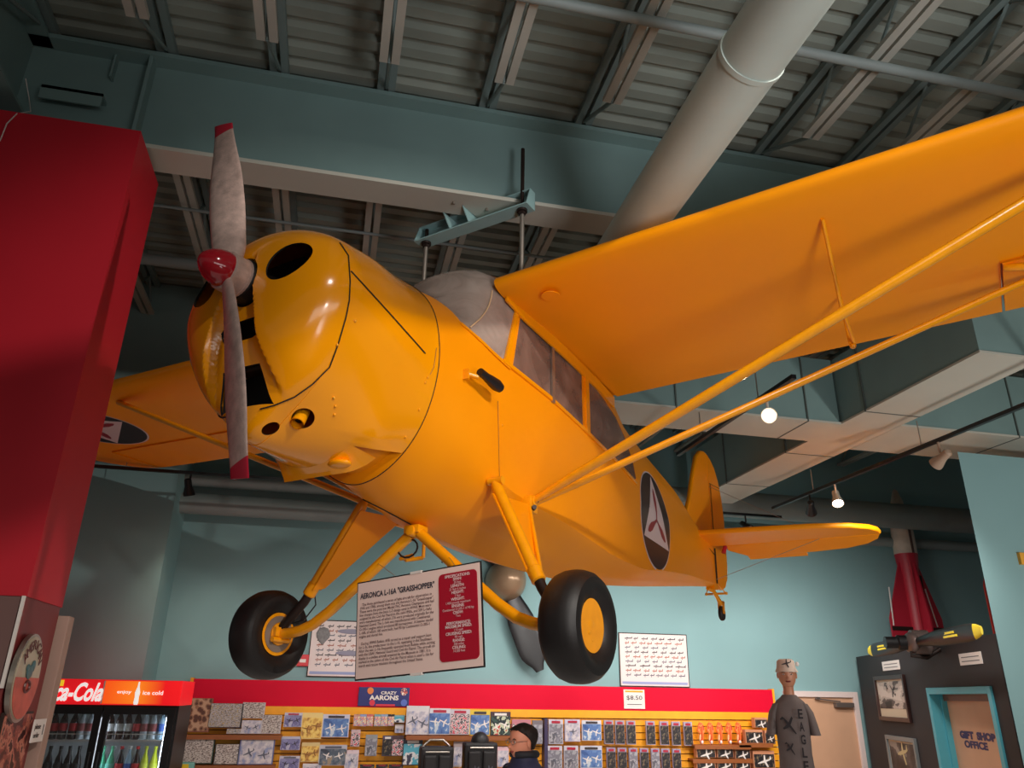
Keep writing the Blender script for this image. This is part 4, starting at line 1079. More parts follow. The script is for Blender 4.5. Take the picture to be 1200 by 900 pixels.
# ---- posters
LINE = mat('ink_dark', (60, 50, 54), .6)
def poster(px0, py0, px1, py1, label, seed):
    a = onwall(px0, py0); b = onwall(px1, py1); rr = random.Random(seed); w, h = (b.x-a.x)/2, (a.z-b.z)/2
    r = empty('aircraft_poster', ((a.x+b.x)/2, VB-.016, (a.z+b.z)/2)); tag(r, label, 'poster')
    MB().box((-w, 0, -h), (w, .012, h)).build('poster_edge', BLKM, r)
    MB().box((-w+.012, -.004, -h+.012), (w-.012, 0, h-.012)).build('poster_sheet', mat('poster_paper', (230, 212, 208), .5), r)
    MB().box((-w+.03, -.006, -h+.03), (w-.03, -.004, -h+.06)).build('blue_strip', mat('ink_blue', (150, 160, 200), .5), r)
    for row in range(9):
        z = h-.07-row*(2*h-.15)/9
        x = -w+.08
        ro = MB()
        while x < w-.1:
            s = rr.uniform(.025, .05)*(1.5 if row == 6 else 1)
            ro.bar((x, -.005, z), (x+2*s, -.005, z+rr.uniform(-.004, .006)), .004, .010, up=(0, 0, 1)); ro.bar((x+s*.5, -.006, z+.012), (x+s*.9, -.006, z+.012), .003, .006); ro.bar((x+1.75*s, -.005, z), (x+2*s, -.005, z+.02), .003, .008); ro.ball((x+s*.6, -.006, z-.014), (.006, .002, .006), 6, 4)
            x += 2*s+rr.uniform(.02, .06)
        ro.build('aircraft_row', [LINE, mat('ink_rust', (170, 96, 72), .6), mat('ink_slate', (96, 96, 110), .6)][row % 3], r)
    return r, w, h
pr1, w_, h_ = poster(366, 726, 452, 795, 'wall poster with a grey balloon and airships, partly behind the information sign', 1)
MB().lathe([(.001, .09), (.05, .075), (.078, .02), (.07, -.03), (.03, -.075), (.012, -.10), (.001, -.11)], Matrix.Translation((-w_+.14, -.012, h_-.17))@Matrix.Diagonal((1, .12, 1, 1)), 24).build('balloon_print', mat('ink_balloon', (124, 120, 120), .5, noise=.2, nscale=40), pr1, 50)
for zz in (.19, -.05): MB().ball((.02, -.012, zz), (.17, .004, .028), 20, 8).build('airship_print', mat('ink_airship', (146, 140, 158), .5), pr1, 50)
poster(724, 741, 808, 806, 'wall poster crowded with small side-view aircraft above the red header, right of the wheel', 2)
a = onwall(349, 767); b = onwall(361, 781)
fa_ = MB().box((a.x, VB-.05, b.z), (b.x, VB, a.z)).build('alarm_box', mat('alarm_red', (214, 44, 54), .4), None, bevel=.008); tag(fa_, 'small red alarm box on the teal wall beside the balloon poster', 'alarm')
MB().box((a.x+.03, VB-.054, b.z+.04), (b.x-.03, VB-.05, a.z-.05)).build('alarm_lever', WHITE, fa_)
# ---- slatwall with red header
YS = 9.5
hA_ = W(228, 791, 1, YS); hB_ = W(905, 812, 1, YS); z1 = (hA_.z+hB_.z)/2; z0 = (W(228, 823, 1, YS).z+W(905, 838, 1, YS).z)/2
xL, xR = hA_.x, hB_.x; xl2 = W(216, 860, 1, YS).x
sw = empty('slatwall', ((xL+xR)/2, YS, 0)); tag(sw, 'long orange slatwall display with a red header board along the back wall', 'display wall'); ox = (xL+xR)/2
MB().box((xL-ox, 0, z0), (xR-ox, .06, z1)).build('red_header', REDB, sw)
MB().box((xL-ox-.035, .0, z0), (xL-ox, .09, z1+.01)).box((xR-ox, 0, z0), (xR-ox+.03, .09, z1+.01)).build('header_edge', ORNG, sw)
MB().box((xL-ox-.02, .06, 0), (xR-ox+.02, .095, z0)).build('slat_backing', ORND, sw)
m = MB(); z = z0
m.box((xL-ox-.02, -.004, z0-.085), (xR-ox+.02, .06, z0)); z = z0-.095
while z > .1: m.box((xL-ox-.02, .02, z-.066), (xR-ox+.02, .06, z)); z -= .076
m.build('slats', ORNG, sw)
# signs on the header
a = W(421, 805, 1, YS-.02); b = W(479, 828, 1, YS-.02)
sg = empty('brand_sign', ((a.x+b.x)/2, YS-.02, (a.z+b.z)/2)); tag(sg, 'small dark blue toy brand sign with white playful lettering on the red header', 'sign'); w, h = (b.x-a.x)/2, (a.z-b.z)/2
MB().box((-w, 0, -h), (w, .018, h)).build('sign_board', mat('sign_blue', (40, 44, 110), .4), sg)
def disc(x, z, rr, m, par, y=-.003, name='sign_disc', sq=1.):
    return MB().lathe([(rr, 0), (rr, .003), (.001, .003)], Matrix.Translation((x, y+.003, z))@Matrix.Rotation(PI/2, 4, 'X'), 24, 1, sq).build(name, m, par)
disc(-w*.55, h*.62, h*.36, mat('putty_orange', (236, 130, 60), .4), sg); disc(-w*.45, -h*.66, h*.32, mat('putty_red', (220, 50, 70), .4), sg); disc(w*.8, -h*.6, h*.36, mat('putty_blue', (90, 110, 190), .4), sg); disc(w*.78, h*.55, h*.4, art_mat('putty_mix', [(230, 190, 170), (40, 40, 90), (220, 100, 80), (240, 240, 230)], 40), sg)
MB().box((-w*.3, -.003, -h), (w*.45, 0, -h*.78)).build('sign_stripe', MATS['putty_red'], sg)
def ftext(name, body, width, height, m, par, x, y, z, off=.0, shear=0.):
    """lettering facing the viewer side of a board (normal -y)"""
    o = text(name, body, 1, m, None, None, .0, off=off, shear=shear)
    xs = [v.co.x for v in o.data.vertices]; ys = [v.co.y for v in o.data.vertices]; k = width/(max(xs)-min(xs)); k2 = height/(max(ys)-min(ys)); cx_ = (max(xs)+min(xs))/2; cy_ = (max(ys)+min(ys))/2
    for v in o.data.vertices: v.co = V((x+(v.co.x-cx_)*k, y, z+(v.co.y-cy_)*k2))
    o.parent = par; return o
ftext('sign_lettering', 'CRAZY', w*.62, h*.34, WHITE, sg, w*.18, -.005, h*.42, .03); ftext('sign_lettering', 'AARONS', w*1.15, h*.52, WHITE, sg, 0, -.005, -h*.1, .04)
a = W(730.7, 808, 1, YS-.01); b = W(756, 830.7, 1, YS-.01)
sg = empty('price_sign', ((a.x+b.x)/2, YS-.012, (a.z+b.z)/2)); tag(sg, 'white price card reading $8.50 on the red header', 'sign'); w, h = (b.x-a.x)/2, (a.z-b.z)/2
MB().box((-w, 0, -h), (w, .01, h)).build('price_card', WHITE, sg); MB().box((-w*.85, -.002, h*.72), (w*.85, 0, h*.9)).build('orange_line', ORNG, sg)
ftext('price', '$8.50', w*1.5, h*.5, LINE, sg, 0, -.003, h*.12, .0)
MB().box((-w*.7, -.002, -h*.58), (w*.7, 0, -h*.52)).build('small_print', LINE, sg)
# ---- merchandise. kinds: (art material, card colour)
A_ = {
 'puzzle_brown': art_mat('art_puzzle_brown', [(90, 52, 38), (90, 52, 38), (150, 106, 80), (190, 150, 120)], 20, 'voronoi'),
 'puzzle_grey': art_mat('art_puzzle_grey', [(170, 160, 158), (196, 186, 182), (110, 104, 108), (204, 176, 120)], 46, stretch=(1, 1, 2.5)),
 'puzzle_white': art_mat('art_puzzle_white', [(206, 194, 186), (206, 194, 186), (150, 130, 122), (90, 80, 84)], 50, stretch=(1, 1, 2.5)),
 'lilac': art_mat('art_lilac', [(150, 146, 186), (136, 130, 172), (112, 106, 150), (190, 184, 204)], 12),
 'yellow': art_mat('art_yellow', [(240, 204, 112), (236, 194, 96), (214, 160, 74), (176, 120, 60)], 20),
 'blue': art_mat('art_blue', [(64, 92, 150), (84, 116, 174), (104, 136, 186), (200, 206, 214)], 10),
 'white': art_mat('art_white', [(222, 212, 212), (210, 200, 206), (186, 178, 190), (150, 156, 190)], 16),
 'redmix': art_mat('art_redmix', [(206, 60, 80), (230, 200, 200), (40, 34, 44), (220, 210, 210)], 38),
 'green': art_mat('art_green', [(52, 76, 70), (30, 40, 44), (196, 200, 170), (200, 70, 60)], 12),
 'putty': art_mat('art_putty', [(120, 170, 190), (220, 130, 140), (230, 210, 170), (150, 140, 190)], 30),
 'grey': art_mat('art_grey', [(150, 146, 156), (128, 124, 134), (170, 166, 172), (100, 96, 104)], 12),
 'dark': art_mat('art_dark', [(34, 30, 34), (34, 30, 34), (70, 60, 56), (130, 110, 80)], 30),
 'orange': art_mat('art_orange', [(240, 106, 50), (250, 150, 80), (220, 70, 40), (250, 200, 150)], 14),
 'photo_bird': art_mat('art_photo', [(56, 60, 74), (80, 90, 104), (110, 116, 126), (160, 140, 120)], 10),
 'teal': art_mat('art_teal', [(90, 170, 190), (90, 170, 190), (220, 216, 216), (60, 60, 80)], 9)}
RD2 = mat('title_red', (176, 34, 60), .5)
PLANES = {'lilac': LINE, 'blue': WHITE, 'photo_bird': WHITE, 'grey': MATS['ink_slate'], 'yellow': mat('ink_tan', (150, 96, 40), .6), 'white': MATS['ink_slate'], 'green': WHITE}
def product(kind, name, cat, px0, py0, px1, py1, label, group=None, y=YS-.08, depth=.03, header=None, window=True, title=None):
    a = W(px0, py0, 1, y); b = W(px1, py1, 1, y); w, h = abs(b.x-a.x)/2, abs(a.z-b.z)/2
    r = empty(name, ((a.x+b.x)/2, y, (a.z+b.z)/2)); tag(r, label, cat, group)
    cc = header or (206, 196, 200)
    MB().box((-w, 0, -h), (w, depth, h)).build('packaging', mat('pack_%d_%d_%d' % cc, cc, .5), r)
    top = h*.98 if not window else h*.62
    MB().box((-w*.93, -.004, -h*.93), (w*.93, 0, top)).build('printed_front', A_[kind], r)
    if window and title: MB().box((-w*.6, -.006, h*.68), (w*.6, 0, h*.88)).build('title_print', title, r)
    if kind in PLANES:
        rr_ = random.Random(int(px0*7+py0)); n_ = 2 if w > h*.8 else 1
        for q_ in range(n_): plane_shape(PLANES[kind], r, (q_-(n_-1)/2)*w*.85, -h*.15+(rr_.random()-.5)*h*.3, min(w, h)*.48, -.007, rr_.uniform(-.5, .6))
    MB().tube([(0, .0, h*.92), (0, .085-y+YS-.08, h*.92)] if depth < .05 else [(0, depth, 0), (0, .09, 0)], .005, 6).build('hook', STEEL, r)
    return r
def shelf(px0, px1, py, label, y=YS, d=.16):
    a = W(px0, py, 1, y-d); b = W(px1, py+(px1-px0)*.02, 1, y-d); z = a.z
    o = MB().box((a.x, y-d, z-.02), (b.x, y+.02, z)).box((a.x, y-d-.004, z-.045), (b.x, y-d, z)).build('display_shelf', mat('shelf_brown', (150, 84, 40), .5)); tag(o, label, 'shelf'); return z
shelf(214, 330, 861, 'brown ledge under the upper row of boxed puzzles at the left end'); shelf(476, 600, 862, 'brown ledge under the row of activity books')
shelf(812, 882, 889.5, 'brown ledge between the two rows of tan model boxes', d=.13); shelf(812, 882, 904, 'lowest brown ledge under the tan model boxes at the frame bottom', d=.13)
shelf(208, 322, 897, 'brown ledge under the lower row of boxed puzzles'); shelf(866, 906, 871, 'brown ledge under the boxed models beside the mannequin'); shelf(814, 880, 873, 'brown strip ledge under the orange bagged gliders')
GP = 'boxed puzzles on the left shelves'
product('puzzle_brown', 'puzzle_box', 'puzzle', 219, 818, 244, 858, 'brown boxed puzzle with rows of dark shapes, leftmost of the upper shelf', GP, y=YS-.14, depth=.06, header=(150, 90, 66), window=False)
product('puzzle_grey', 'puzzle_box', 'puzzle', 246, 824, 282, 853, 'wide grey boxed puzzle beside the brown one on the upper shelf', GP, y=YS-.14, depth=.06, header=(60, 54, 60), window=False)
product('puzzle_white', 'puzzle_box', 'puzzle', 285, 823, 309, 842, 'small pale boxed puzzle standing behind others on the upper shelf', GP, y=YS-.11, depth=.04, window=False)
product('white', 'puzzle_box', 'puzzle', 284, 844, 305, 860, 'low pale grey box with a yellow corner in front on the upper puzzle shelf', GP, y=YS-.155, depth=.03, window=False)
product('puzzle_white', 'puzzle_box', 'puzzle', 308, 838, 328, 860, 'pale boxed puzzle with outline drawings at the right end of the upper puzzle shelf', GP, y=YS-.14, depth=.05, window=False)
product('puzzle_grey', 'puzzle_box', 'puzzle', 266, 854, 282, 860, 'tiny flat box lying at the front of the upper puzzle shelf', GP, y=YS-.158, depth=.02, window=False)
product('puzzle_white', 'puzzle_box', 'puzzle', 211, 866, 248, 895, 'wide boxed puzzle at the left end of the lower shelf', GP, y=YS-.14, depth=.06, header=(70, 84, 70), window=False)
product('puzzle_white', 'puzzle_box', 'puzzle', 253, 872, 278, 896, 'squarish boxed puzzle in the middle of the lower shelf', GP, y=YS-.14, depth=.05, header=(64, 60, 60), window=False)
product('white', 'puzzle_box', 'puzzle', 282, 866, 319, 896, 'pale boxed puzzle with a blue edge at the right end of the lower shelf', GP, y=YS-.14, depth=.06, header=(110, 116, 160), window=False)
GC = 'carded toys on the slatwall left of the books'
L = [('lilac', 334, 835, 353, 852, 'lilac toy plane pack, upper of the three beside the puzzles', (206, 200, 214), RD2), ('yellow', 355, 835, 376, 866, 'tall yellow wooden model pack near the puzzles', (236, 204, 130), None), ('blue', 379, 837, 408, 864, 'large blue pack of white planes right of the tall yellow pack', (206, 200, 214), LINE),
 ('lilac', 330, 863, 351, 879, 'lilac toy pack, middle one beside the puzzles', (196, 190, 206), None), ('yellow', 354, 870, 373, 893, 'lower yellow pack with two wooden figures', (220, 190, 130), None), ('photo_bird', 375, 873, 405, 897, 'lower large pack of white planes on a dark picture', (190, 186, 196), MATS['ink_slate']),
 ('lilac', 328, 886, 350, 902, 'lilac toy pack at the picture bottom beside the puzzles', (206, 196, 206), MATS['ink_slate']), ('redmix', 412, 855, 421, 875, 'narrow red and white pack left of the putty tins', (210, 180, 180), None), ('white', 405, 879, 419, 902, 'pale pink pack at the picture bottom below the narrow red pack', (224, 200, 204), None),
 ('white', 355, 895, 376, 903, 'white pack top edge showing below the lower yellow pack', (226, 216, 214), None),
 ('teal', 462, 838, 474, 847, 'square teal pack at the right end of the putty row', (140, 176, 184), None), ('white', 463, 849, 473, 859, 'round white tin pack below the square teal pack', (190, 170, 160), None),
 ('grey', 429, 861, 441, 886, 'grey pack hanging alone below the putty row', (150, 150, 150), None), ('dark', 449, 862, 459, 886, 'dark purple narrow pack under the putty row', (90, 76, 100), WHITE), ('redmix', 460, 862, 472, 886, 'dark red mottled pack beside the dark purple one', (80, 56, 60), None),
 ('dark', 422, 896, 438, 906, 'black putty pack at the bottom edge, left of three', (50, 36, 40), RD2), ('dark', 441, 896, 454, 906, 'black putty pack at the bottom edge, middle of three', (50, 36, 40), RD2), ('dark', 456, 896, 472, 906, 'black putty pack at the bottom edge, right of three', (50, 36, 40), RD2)]
for k, a, b, c, d, lb, hc, ti in L: product(k, 'toy_pack', 'toy', a, b, c, d, lb, GC, header=hc, title=ti)
PC = [(206, 150, 130), (150, 160, 200), (214, 110, 110), (120, 170, 180), (150, 170, 200), (40, 40, 50)]
for i, x in enumerate((415, 422, 430, 439, 447, 455)):
    product('putty', 'putty_pack', 'toy', x, 837, x+6.6, 851, '%s pack in the short row of little putty packs' % ['peach', 'periwinkle', 'coral red', 'aqua', 'pale blue', 'black'][i], 'putty packs in a short row', header=PC[i], window=True)
GB = 'activity books on the ledge'
for k, a, b, c, d, lb, hc, ti in [('white', 477, 827, 502, 861, 'white book with thin outline drawings, leftmost of the five on the ledge', (216, 208, 210), None), ('blue', 503, 830, 527, 861, 'white and blue book, second from left on the ledge', (216, 208, 214), RD2), ('redmix', 528, 831, 550, 861, 'white, red and black book in the middle of the ledge', (200, 190, 200), RD2), ('blue', 551, 832, 574, 862, 'yellow topped blue book, fourth from left on the ledge', (226, 190, 60), LINE), ('green', 575, 834, 598, 862, 'dark book with big pale letters, rightmost on the ledge', (70, 44, 50), WHITE)]:
    product(k, 'activity_book', 'book', a, b, c, d, lb, GB, y=YS-.13, depth=.02, header=hc, title=ti)
product('teal', 'activity_book', 'book', 473, 866, 494, 897, 'blue and dark book with a white round picture below the ledge', GB, y=YS-.10, header=(40, 44, 60), title=WHITE)
product('white', 'greeting_card', 'card', 532, 869, 543, 899, 'narrow white card between the two black bags', y=YS-.10, header=(220, 200, 200))
product('white', 'greeting_card', 'card', 583, 875, 596, 899, 'pale pink card right of the black bag', y=YS-.10, header=(224, 180, 186))
# black display bags in front of the wall
def bag(px0, py0, px1, label, round_top):
    a = WD(px0, py0, 8.2); b = WD(px1, py0, 8.2); w = (b-a).length/2; r = empty('black_backpack', ((a.x+b.x)/2, (a.y+b.y)/2, 0)); tag(r, label, 'bag'); z = a.z
    MB().box((-w, -.1, z-.75), (w, .1, z)).build('bag_body', mat('bag_black', (26, 22, 24), .5, noise=.2), r, bevel=.03)
    MB().box((-w*.8, -.14, z-.6), (-w*.05, -.09, z-.08)).box((w*.08, -.14, z-.6), (w*.82, -.09, z-.08)).build('bag_pocket', MATS['bag_black'], r, bevel=.02)
    MB().tube([(-w*.7, -.12, z-.05), (w*.7, -.12, z-.05)], .008, 6).build('bag_zip', STEEL, r)
    if round_top: MB().ball((0, 0, z), (w*.55, .09, .10), 20, 10).build('bag_cap', MATS['bag_black'], r, 60)
    else: MB().tube([(-w*.8, 0, z), (-w*.4, 0, z+.06), (w*.4, 0, z+.06), (w*.8, 0, z)], .012, 8).build('bag_handle', STEEL, r, 60)
    MB().box((-w*1.1, -.15, 0), (w*1.1, .15, z-.75)).build('stand', BLACK, r)
    for k in (-.4, .42): plane_shape(MATS['ink_slate'], r, w*k, z-.25, w*.25, -.145, .3)
bag(492, 874, 531, 'black backpack with a wire handle on a stand, left of the two bags', False); bag(543, 869, 582, 'black backpack with a rounded top, beside the person', True)
# right half of the slatwall
GN = 'packs hanging right of the person'
L = [('redmix', 600, 843, 622, 872, 'red and white striped pack partly hidden behind the person', (190, 120, 130), None), ('grey', 624, 844, 636, 872, 'black and white patterned pack just right of the person', (120, 110, 116), None),
 ('grey', 643, 843, 660, 872, 'grey metal model pack, first of the upper row after the dark post', (206, 200, 210), RD2), ('white', 662, 843, 680, 869, 'lilac model pack with a round drawing, second of the upper row after the dark post', (206, 200, 220), RD2), ('blue', 682, 844, 705, 868, 'wide blue pack of white planes in the upper row', (214, 210, 216), LINE),
 ('grey', 641, 874, 659, 903, 'lower grey metal model pack next to the dark post', (206, 200, 210), RD2), ('grey', 661, 874, 678, 903, 'lower grey pack with a dark jet, second from the dark post', (206, 200, 210), RD2), ('blue', 680, 874, 706, 900, 'lower wide blue pack of brown and white planes', (206, 204, 216), LINE)]
for k, a, b, c, d, lb, hc, ti in L: product(k, 'model_pack', 'toy', a, b, c, d, lb, GN, header=hc, title=ti)
a = W(637, 842, 1, YS-.06); b = W(641, 905, 1, YS-.06)
o = MB().box((a.x, YS-.1, b.z-.8), (b.x, YS+.02, a.z)).build('display_post', mat('post_purple', (60, 50, 84), .5)); tag(o, 'narrow dark purple display post right of the person', 'post')
for i, x in enumerate((708, 721, 734, 757, 773, 787, 801)):
    product('dark', 'plane_pack', 'toy', x, 844+.02*(x-708), x+11.5, 872+.02*(x-708), ('leftmost' if i == 0 else 'rightmost' if i == 6 else ['', 'second', 'third', 'fourth', 'fifth', 'sixth'][i])+' clear pack with a dark toy plane in the upper row of narrow packs', 'narrow toy plane packs', header=(170, 160, 180), title=RD2)
    r_ = None
for i, x in enumerate((711, 724, 737, 750, 763, 775, 788)):
    product('grey' if i in (2, 4) else 'dark', 'plane_pack', 'toy', x, 876+.02*(x-708), x+11, 903, ('leftmost' if i == 0 else 'rightmost' if i == 6 else ['', 'second', 'third', 'fourth', 'fifth', 'sixth'][i])+' clear toy plane pack in the lower row of narrow packs', 'narrow toy plane packs', header=(160, 150, 176), title=RD2)
for i in range(5):
    x = 816+i*11; 
    a = W(x, 846, 1, YS-.1); b = W(x+12, 873, 1, YS-.1); w, h = (b.x-a.x)/2, (a.z-b.z)/2
    r = empty('bagged_glider', ((a.x+b.x)/2, YS-.1, (a.z+b.z)/2)); tag(r, 'orange foam glider in a clear bag, %s of the five hanging in a row' % ['first', 'second', 'third', 'fourth', 'last'][i], 'toy', 'orange foam gliders')
    MB().prism([(-w*.5, 0, h*.8), (-w*.1, 0, h), (w*.5, 0, h*.85), (w*.85, 0, h*.2), (w*.4, 0, -h*.1), (w*.3, 0, -h*.85), (-w*.2, 0, -h), (-w*.5, 0, -h*.5), (-w*.3, 0, 0), (-w*.85, 0, h*.2)], (0, .02, 0)).build('glider_wing', A_['orange'], r)
    MB().ball((w*.1, -.012, -h*.1), (w*.25, .015, h*.8), 10, 8).build('glider_body', mat('glider_orange', (246, 110, 56), .4), r, 60)
    MB().ball((-w*.1, -.02, -h*.75), (w*.3, .01, h*.16), 10, 6).build('nose_cap', WHITE, r, 60)
GX = 'boxed model aircraft near the mannequin'
L = [(884, 841, 900, 853, 'small tan box on top above the other boxed models'), (873, 855, 895, 871, 'tan boxed model with a white jet, upper row beside the mannequin'), (896, 856, 909, 872, 'tan boxed model partly behind the mannequin shirt'),
 (816, 876, 839, 888, 'tan boxed model, left of the three in the upper lower-right block'), (840, 876, 860, 888, 'tan boxed model, middle of the three in the upper lower-right block'), (861, 877, 880, 889, 'tan boxed model, right of the three in the upper lower-right block'),
 (816, 890, 839, 903, 'tan boxed model at the bottom edge, left of three'), (840, 890, 860, 903, 'tan boxed model at the bottom edge, middle of three'), (861, 891, 880, 903, 'tan boxed model at the bottom edge, right of three'), (882, 880, 909, 900, 'larger tan boxed model with a white plane at the bottom beside the mannequin')]
for i, (a, b, c, d, lb) in enumerate(L):
    r = product('dark', 'model_box', 'toy', a, b, c, d, lb, GX, y=YS-.12, depth=.08, header=(206, 140, 104))
    A = W(a, b, 1, YS-.12); B = W(c, d, 1, YS-.12); plane_shape(WHITE, r, 0, -.02, abs(B.x-A.x)*.33, -.009, .25)
# small teal framed sign at the lower left
a = W(203, 893, 1, YS-.3); b = W(227, 905, 1, YS-.3)
r = empty('shelf_sign', ((a.x+b.x)/2, YS-.3, (a.z+b.z)/2)); tag(r, 'teal rounded sign with a yellow centre at the bottom left of the puzzles', 'sign'); w, h = (b.x-a.x)/2, (a.z-b.z)/2
MB().box((-w, 0, -h*2), (w, .02, h)).build('sign_back', mat('sign_teal', (120, 180, 170), .4), r, bevel=.02); MB().box((-w*.4, -.006, -h*1.8), (w*.45, 0, h*.6)).build('sign_centre', mat('sign_yellow', (240, 200, 40), .4), r)
MB().tube([(0, .02, -h*2), (0, .02, -a.z+h+.02)], .02, 8).build('sign_post', BLACK, r)

# ---- drinks cooler
YK = 8.0
a = W(215, 798, 1, YK); b = W(211, 826, 1, YK); xr2 = a.x; xl = xr2-1.36; ztop = a.z; zh = W(205, 827, 1, YK).z
ck = empty('drinks_cooler', ((xl+xr2)/2, YK, 0)); tag(ck, 'two-door lit drinks cooler with a red and orange header beside the red column', 'refrigerator'); w = (xr2-xl)/2
m = MB().box((-w, 0, 0), (-w+.06, .72, zh)).box((w-.06, 0, 0), (w, .72, zh)).box((-w+.06, .66, 0), (w-.06, .72, zh)).box((-w+.06, 0, zh-.03), (w-.06, .66, zh)).box((-w+.06, 0, 0), (w-.06, .66, .18)).build('cabinet', BLACK, ck)
m = MB().box((-w+.06, .62, .18), (w-.06, .655, zh-.03)).build('back_panel', mat('cooler_white', (214, 218, 222), .5), ck)
lb_ = MB().box((-w, -.02, zh), (w, .70, ztop)).build('header_box', mat('cooler_red', (214, 22, 30), .4, emit=(214, 22, 30), es=.7), ck)
# header graphic: left script panel, right orange field with bottle
xs_ = W(124, 800, 1, YK-.02).x-(xl+xr2)/2
hz = (zh+ztop)/2; hh = (ztop-zh)/2
mo = bpy.data.materials.new('lit_orange_field'); mo.use_nodes = True; nt = mo.node_tree; bs = nt.nodes['Principled BSDF']; tc = nt.nodes.new('ShaderNodeTexCoord'); sx = nt.nodes.new('ShaderNodeSeparateXYZ'); rp = nt.nodes.new('ShaderNodeValToRGB')
mr = nt.nodes.new('ShaderNodeMapRange'); mr.inputs['From Min'].default_value = xs_; mr.inputs['From Max'].default_value = w
rp.color_ramp.elements[0].color = lin((246, 84, 20)); rp.color_ramp.elements[1].position = .78; rp.color_ramp.elements[1].color = lin((226, 20, 26)); e = rp.color_ramp.elements.new(.45); e.color = lin((250, 130, 30))
nt.links.new(tc.outputs['Object'], sx.inputs[0]); nt.links.new(sx.outputs['X'], mr.inputs['Value']); nt.links.new(mr.outputs[0], rp.inputs['Fac']); nt.links.new(rp.outputs[0], bs.inputs['Base Color']); nt.links.new(rp.outputs[0], bs.inputs['Emission Color']); bs.inputs['Emission Strength'].default_value = .75
MB().box((xs_, -.026, zh+.01), (w-.005, -.02, ztop-.01)).build('header_light_panel', mo, ck)
MB().box((xs_-.012, -.026, zh+.01), (xs_, -.02, ztop-.01)).build('header_divider', WHITE, ck)
WL = mat('lit_white', (240, 236, 232), .5, emit=(240, 236, 232), es=.7)
ftext('header_script', 'Coca-Cola', .54, hh*1.5, WL, ck, xs_-.275, -.03, hz, .03, .35)
MB().box((xs_-.46, -.024, ztop-.06), (xs_-.34, -.02, ztop-.01)).build('header_patch', mat('lit_yellow', (244, 200, 40), .5, emit=(244, 200, 40), es=.6), ck)
MB().lathe([(.016, 0), (.022, .02), (.018, .06), (.023, .10), (.010, .15), (.008, .19), (.001, .191)], Matrix.Translation((xs_+.28, -.025, hz-.10))@Matrix.Diagonal((1, .2, 1, 1)), 14).build('header_bottle', WL, ck, 50)
ftext('header_words', 'enjoy', .12, .035, WL, ck, xs_+.17, -.03, hz, .02); ftext('header_words', 'ice cold', .17, .035, WL, ck, xs_+.41, -.03, hz, .02)
# doors
GL = glass_mat('cooler_glass', (236, 240, 240), .05, (200, 200, 200))
xm = W(117, 860, 1, YK).x-(xl+xr2)/2
for i, (x0_, x1_) in enumerate(((-w+.02, xm-.005), (xm+.005, w-.02))):
    d = MB().box((x0_, -.05, .15), (x0_+.05, 0, zh-.015)).box((x1_-.06, -.05, .15), (x1_, 0, zh-.015)).box((x0_+.05, -.05, .15), (x1_-.06, 0, .22)).box((x0_+.05, -.05, zh-.075), (x1_-.06, 0, zh-.015)).build('cooler_door', BLACK, ck)
    MB().box((x0_+.05, -.03, .22), (x1_-.06, -.024, zh-.075)).build('door_glass', GL, d)
    MB().tube([((x1_ if i == 0 else x0_)-(.03 if i == 0 else -.03), -.075, .9), ((x1_ if i == 0 else x0_)-(.03 if i == 0 else -.03), -.075, 1.4)], .012, 8).build('door_handle', BLACK, d)
CW = mat('cooler_lamp', (236, 240, 255), .5, emit=(232, 240, 255), es=9.)
MB().tube([(w-.09, .04, .3), (w-.09, .04, zh-.1)], .012, 8).tube([(xm, .04, .3), (xm, .04, zh-.1)], .012, 8).build('tube_light', CW, ck)
zsh = [W(150, 867, 1, YK+.1).z, W(150, 867, 1, YK+.1).z-.33, W(150, 867, 1, YK+.1).z-.66, W(150, 867, 1, YK+.1).z-.99]
for z in zsh:
    m = MB().box((-w+.07, .03, z-.012), (w-.07, .042, z))
    for k in range(12): m.box((-w+.07, .06+k*.045, z-.008), (w-.07, .066+k*.045, z-.002))
    m.box((-w+.07, .028, z+.045), (w-.07, .032, z+.052)).build('wire_shelf', WHITE, ck)
def bottle_proto(liquid, cap, lab, nm):
    r = empty('drink_bottle')
    MB().lathe([(.022, 0), (.031, .005), (.032, .06), (.028, .08), (.031, .115), (.024, .15), (.012, .185), (.011, .215), (.001, .216)], None, 14).build('bottle_body', mat('liquid_'+nm, liquid, .12, coat=.3), r, 50)
    MB().lathe([(.0335, .062), (.0335, .118), (.001, .118)], None, 14).build('bottle_label', mat('label_'+nm, lab, .5), r, 50)
    MB().lathe([(.014, .212), (.014, .232), (.001, .233)], None, 12).build('bottle_cap', mat('cap_'+nm, cap, .4), r, 50)
    return r
BK = {'cola': ((40, 14, 14), (206, 30, 36), (190, 26, 34)), 'diet': ((50, 24, 20), (200, 40, 40), (206, 206, 206)), 'zero': ((26, 12, 12), (30, 28, 28), (34, 30, 30)), 'blue': ((150, 180, 200), (220, 220, 220), (50, 90, 170)), 'green': ((90, 190, 150), (70, 160, 120), (120, 210, 190)), 'lime': ((214, 226, 40), (190, 200, 40), (226, 236, 70)), 'clear': ((180, 190, 196), (210, 40, 40), (150, 70, 70))}
pro = {}
DESC = {'cola': 'dark cola bottle with a red label', 'diet': 'cola bottle with a silver label', 'zero': 'cola bottle with a black label', 'blue': 'clear bottle with a blue label', 'green': 'green-tinted bottle', 'lime': 'bright lime yellow bottle', 'clear': 'pale bottle with a reddish label'}
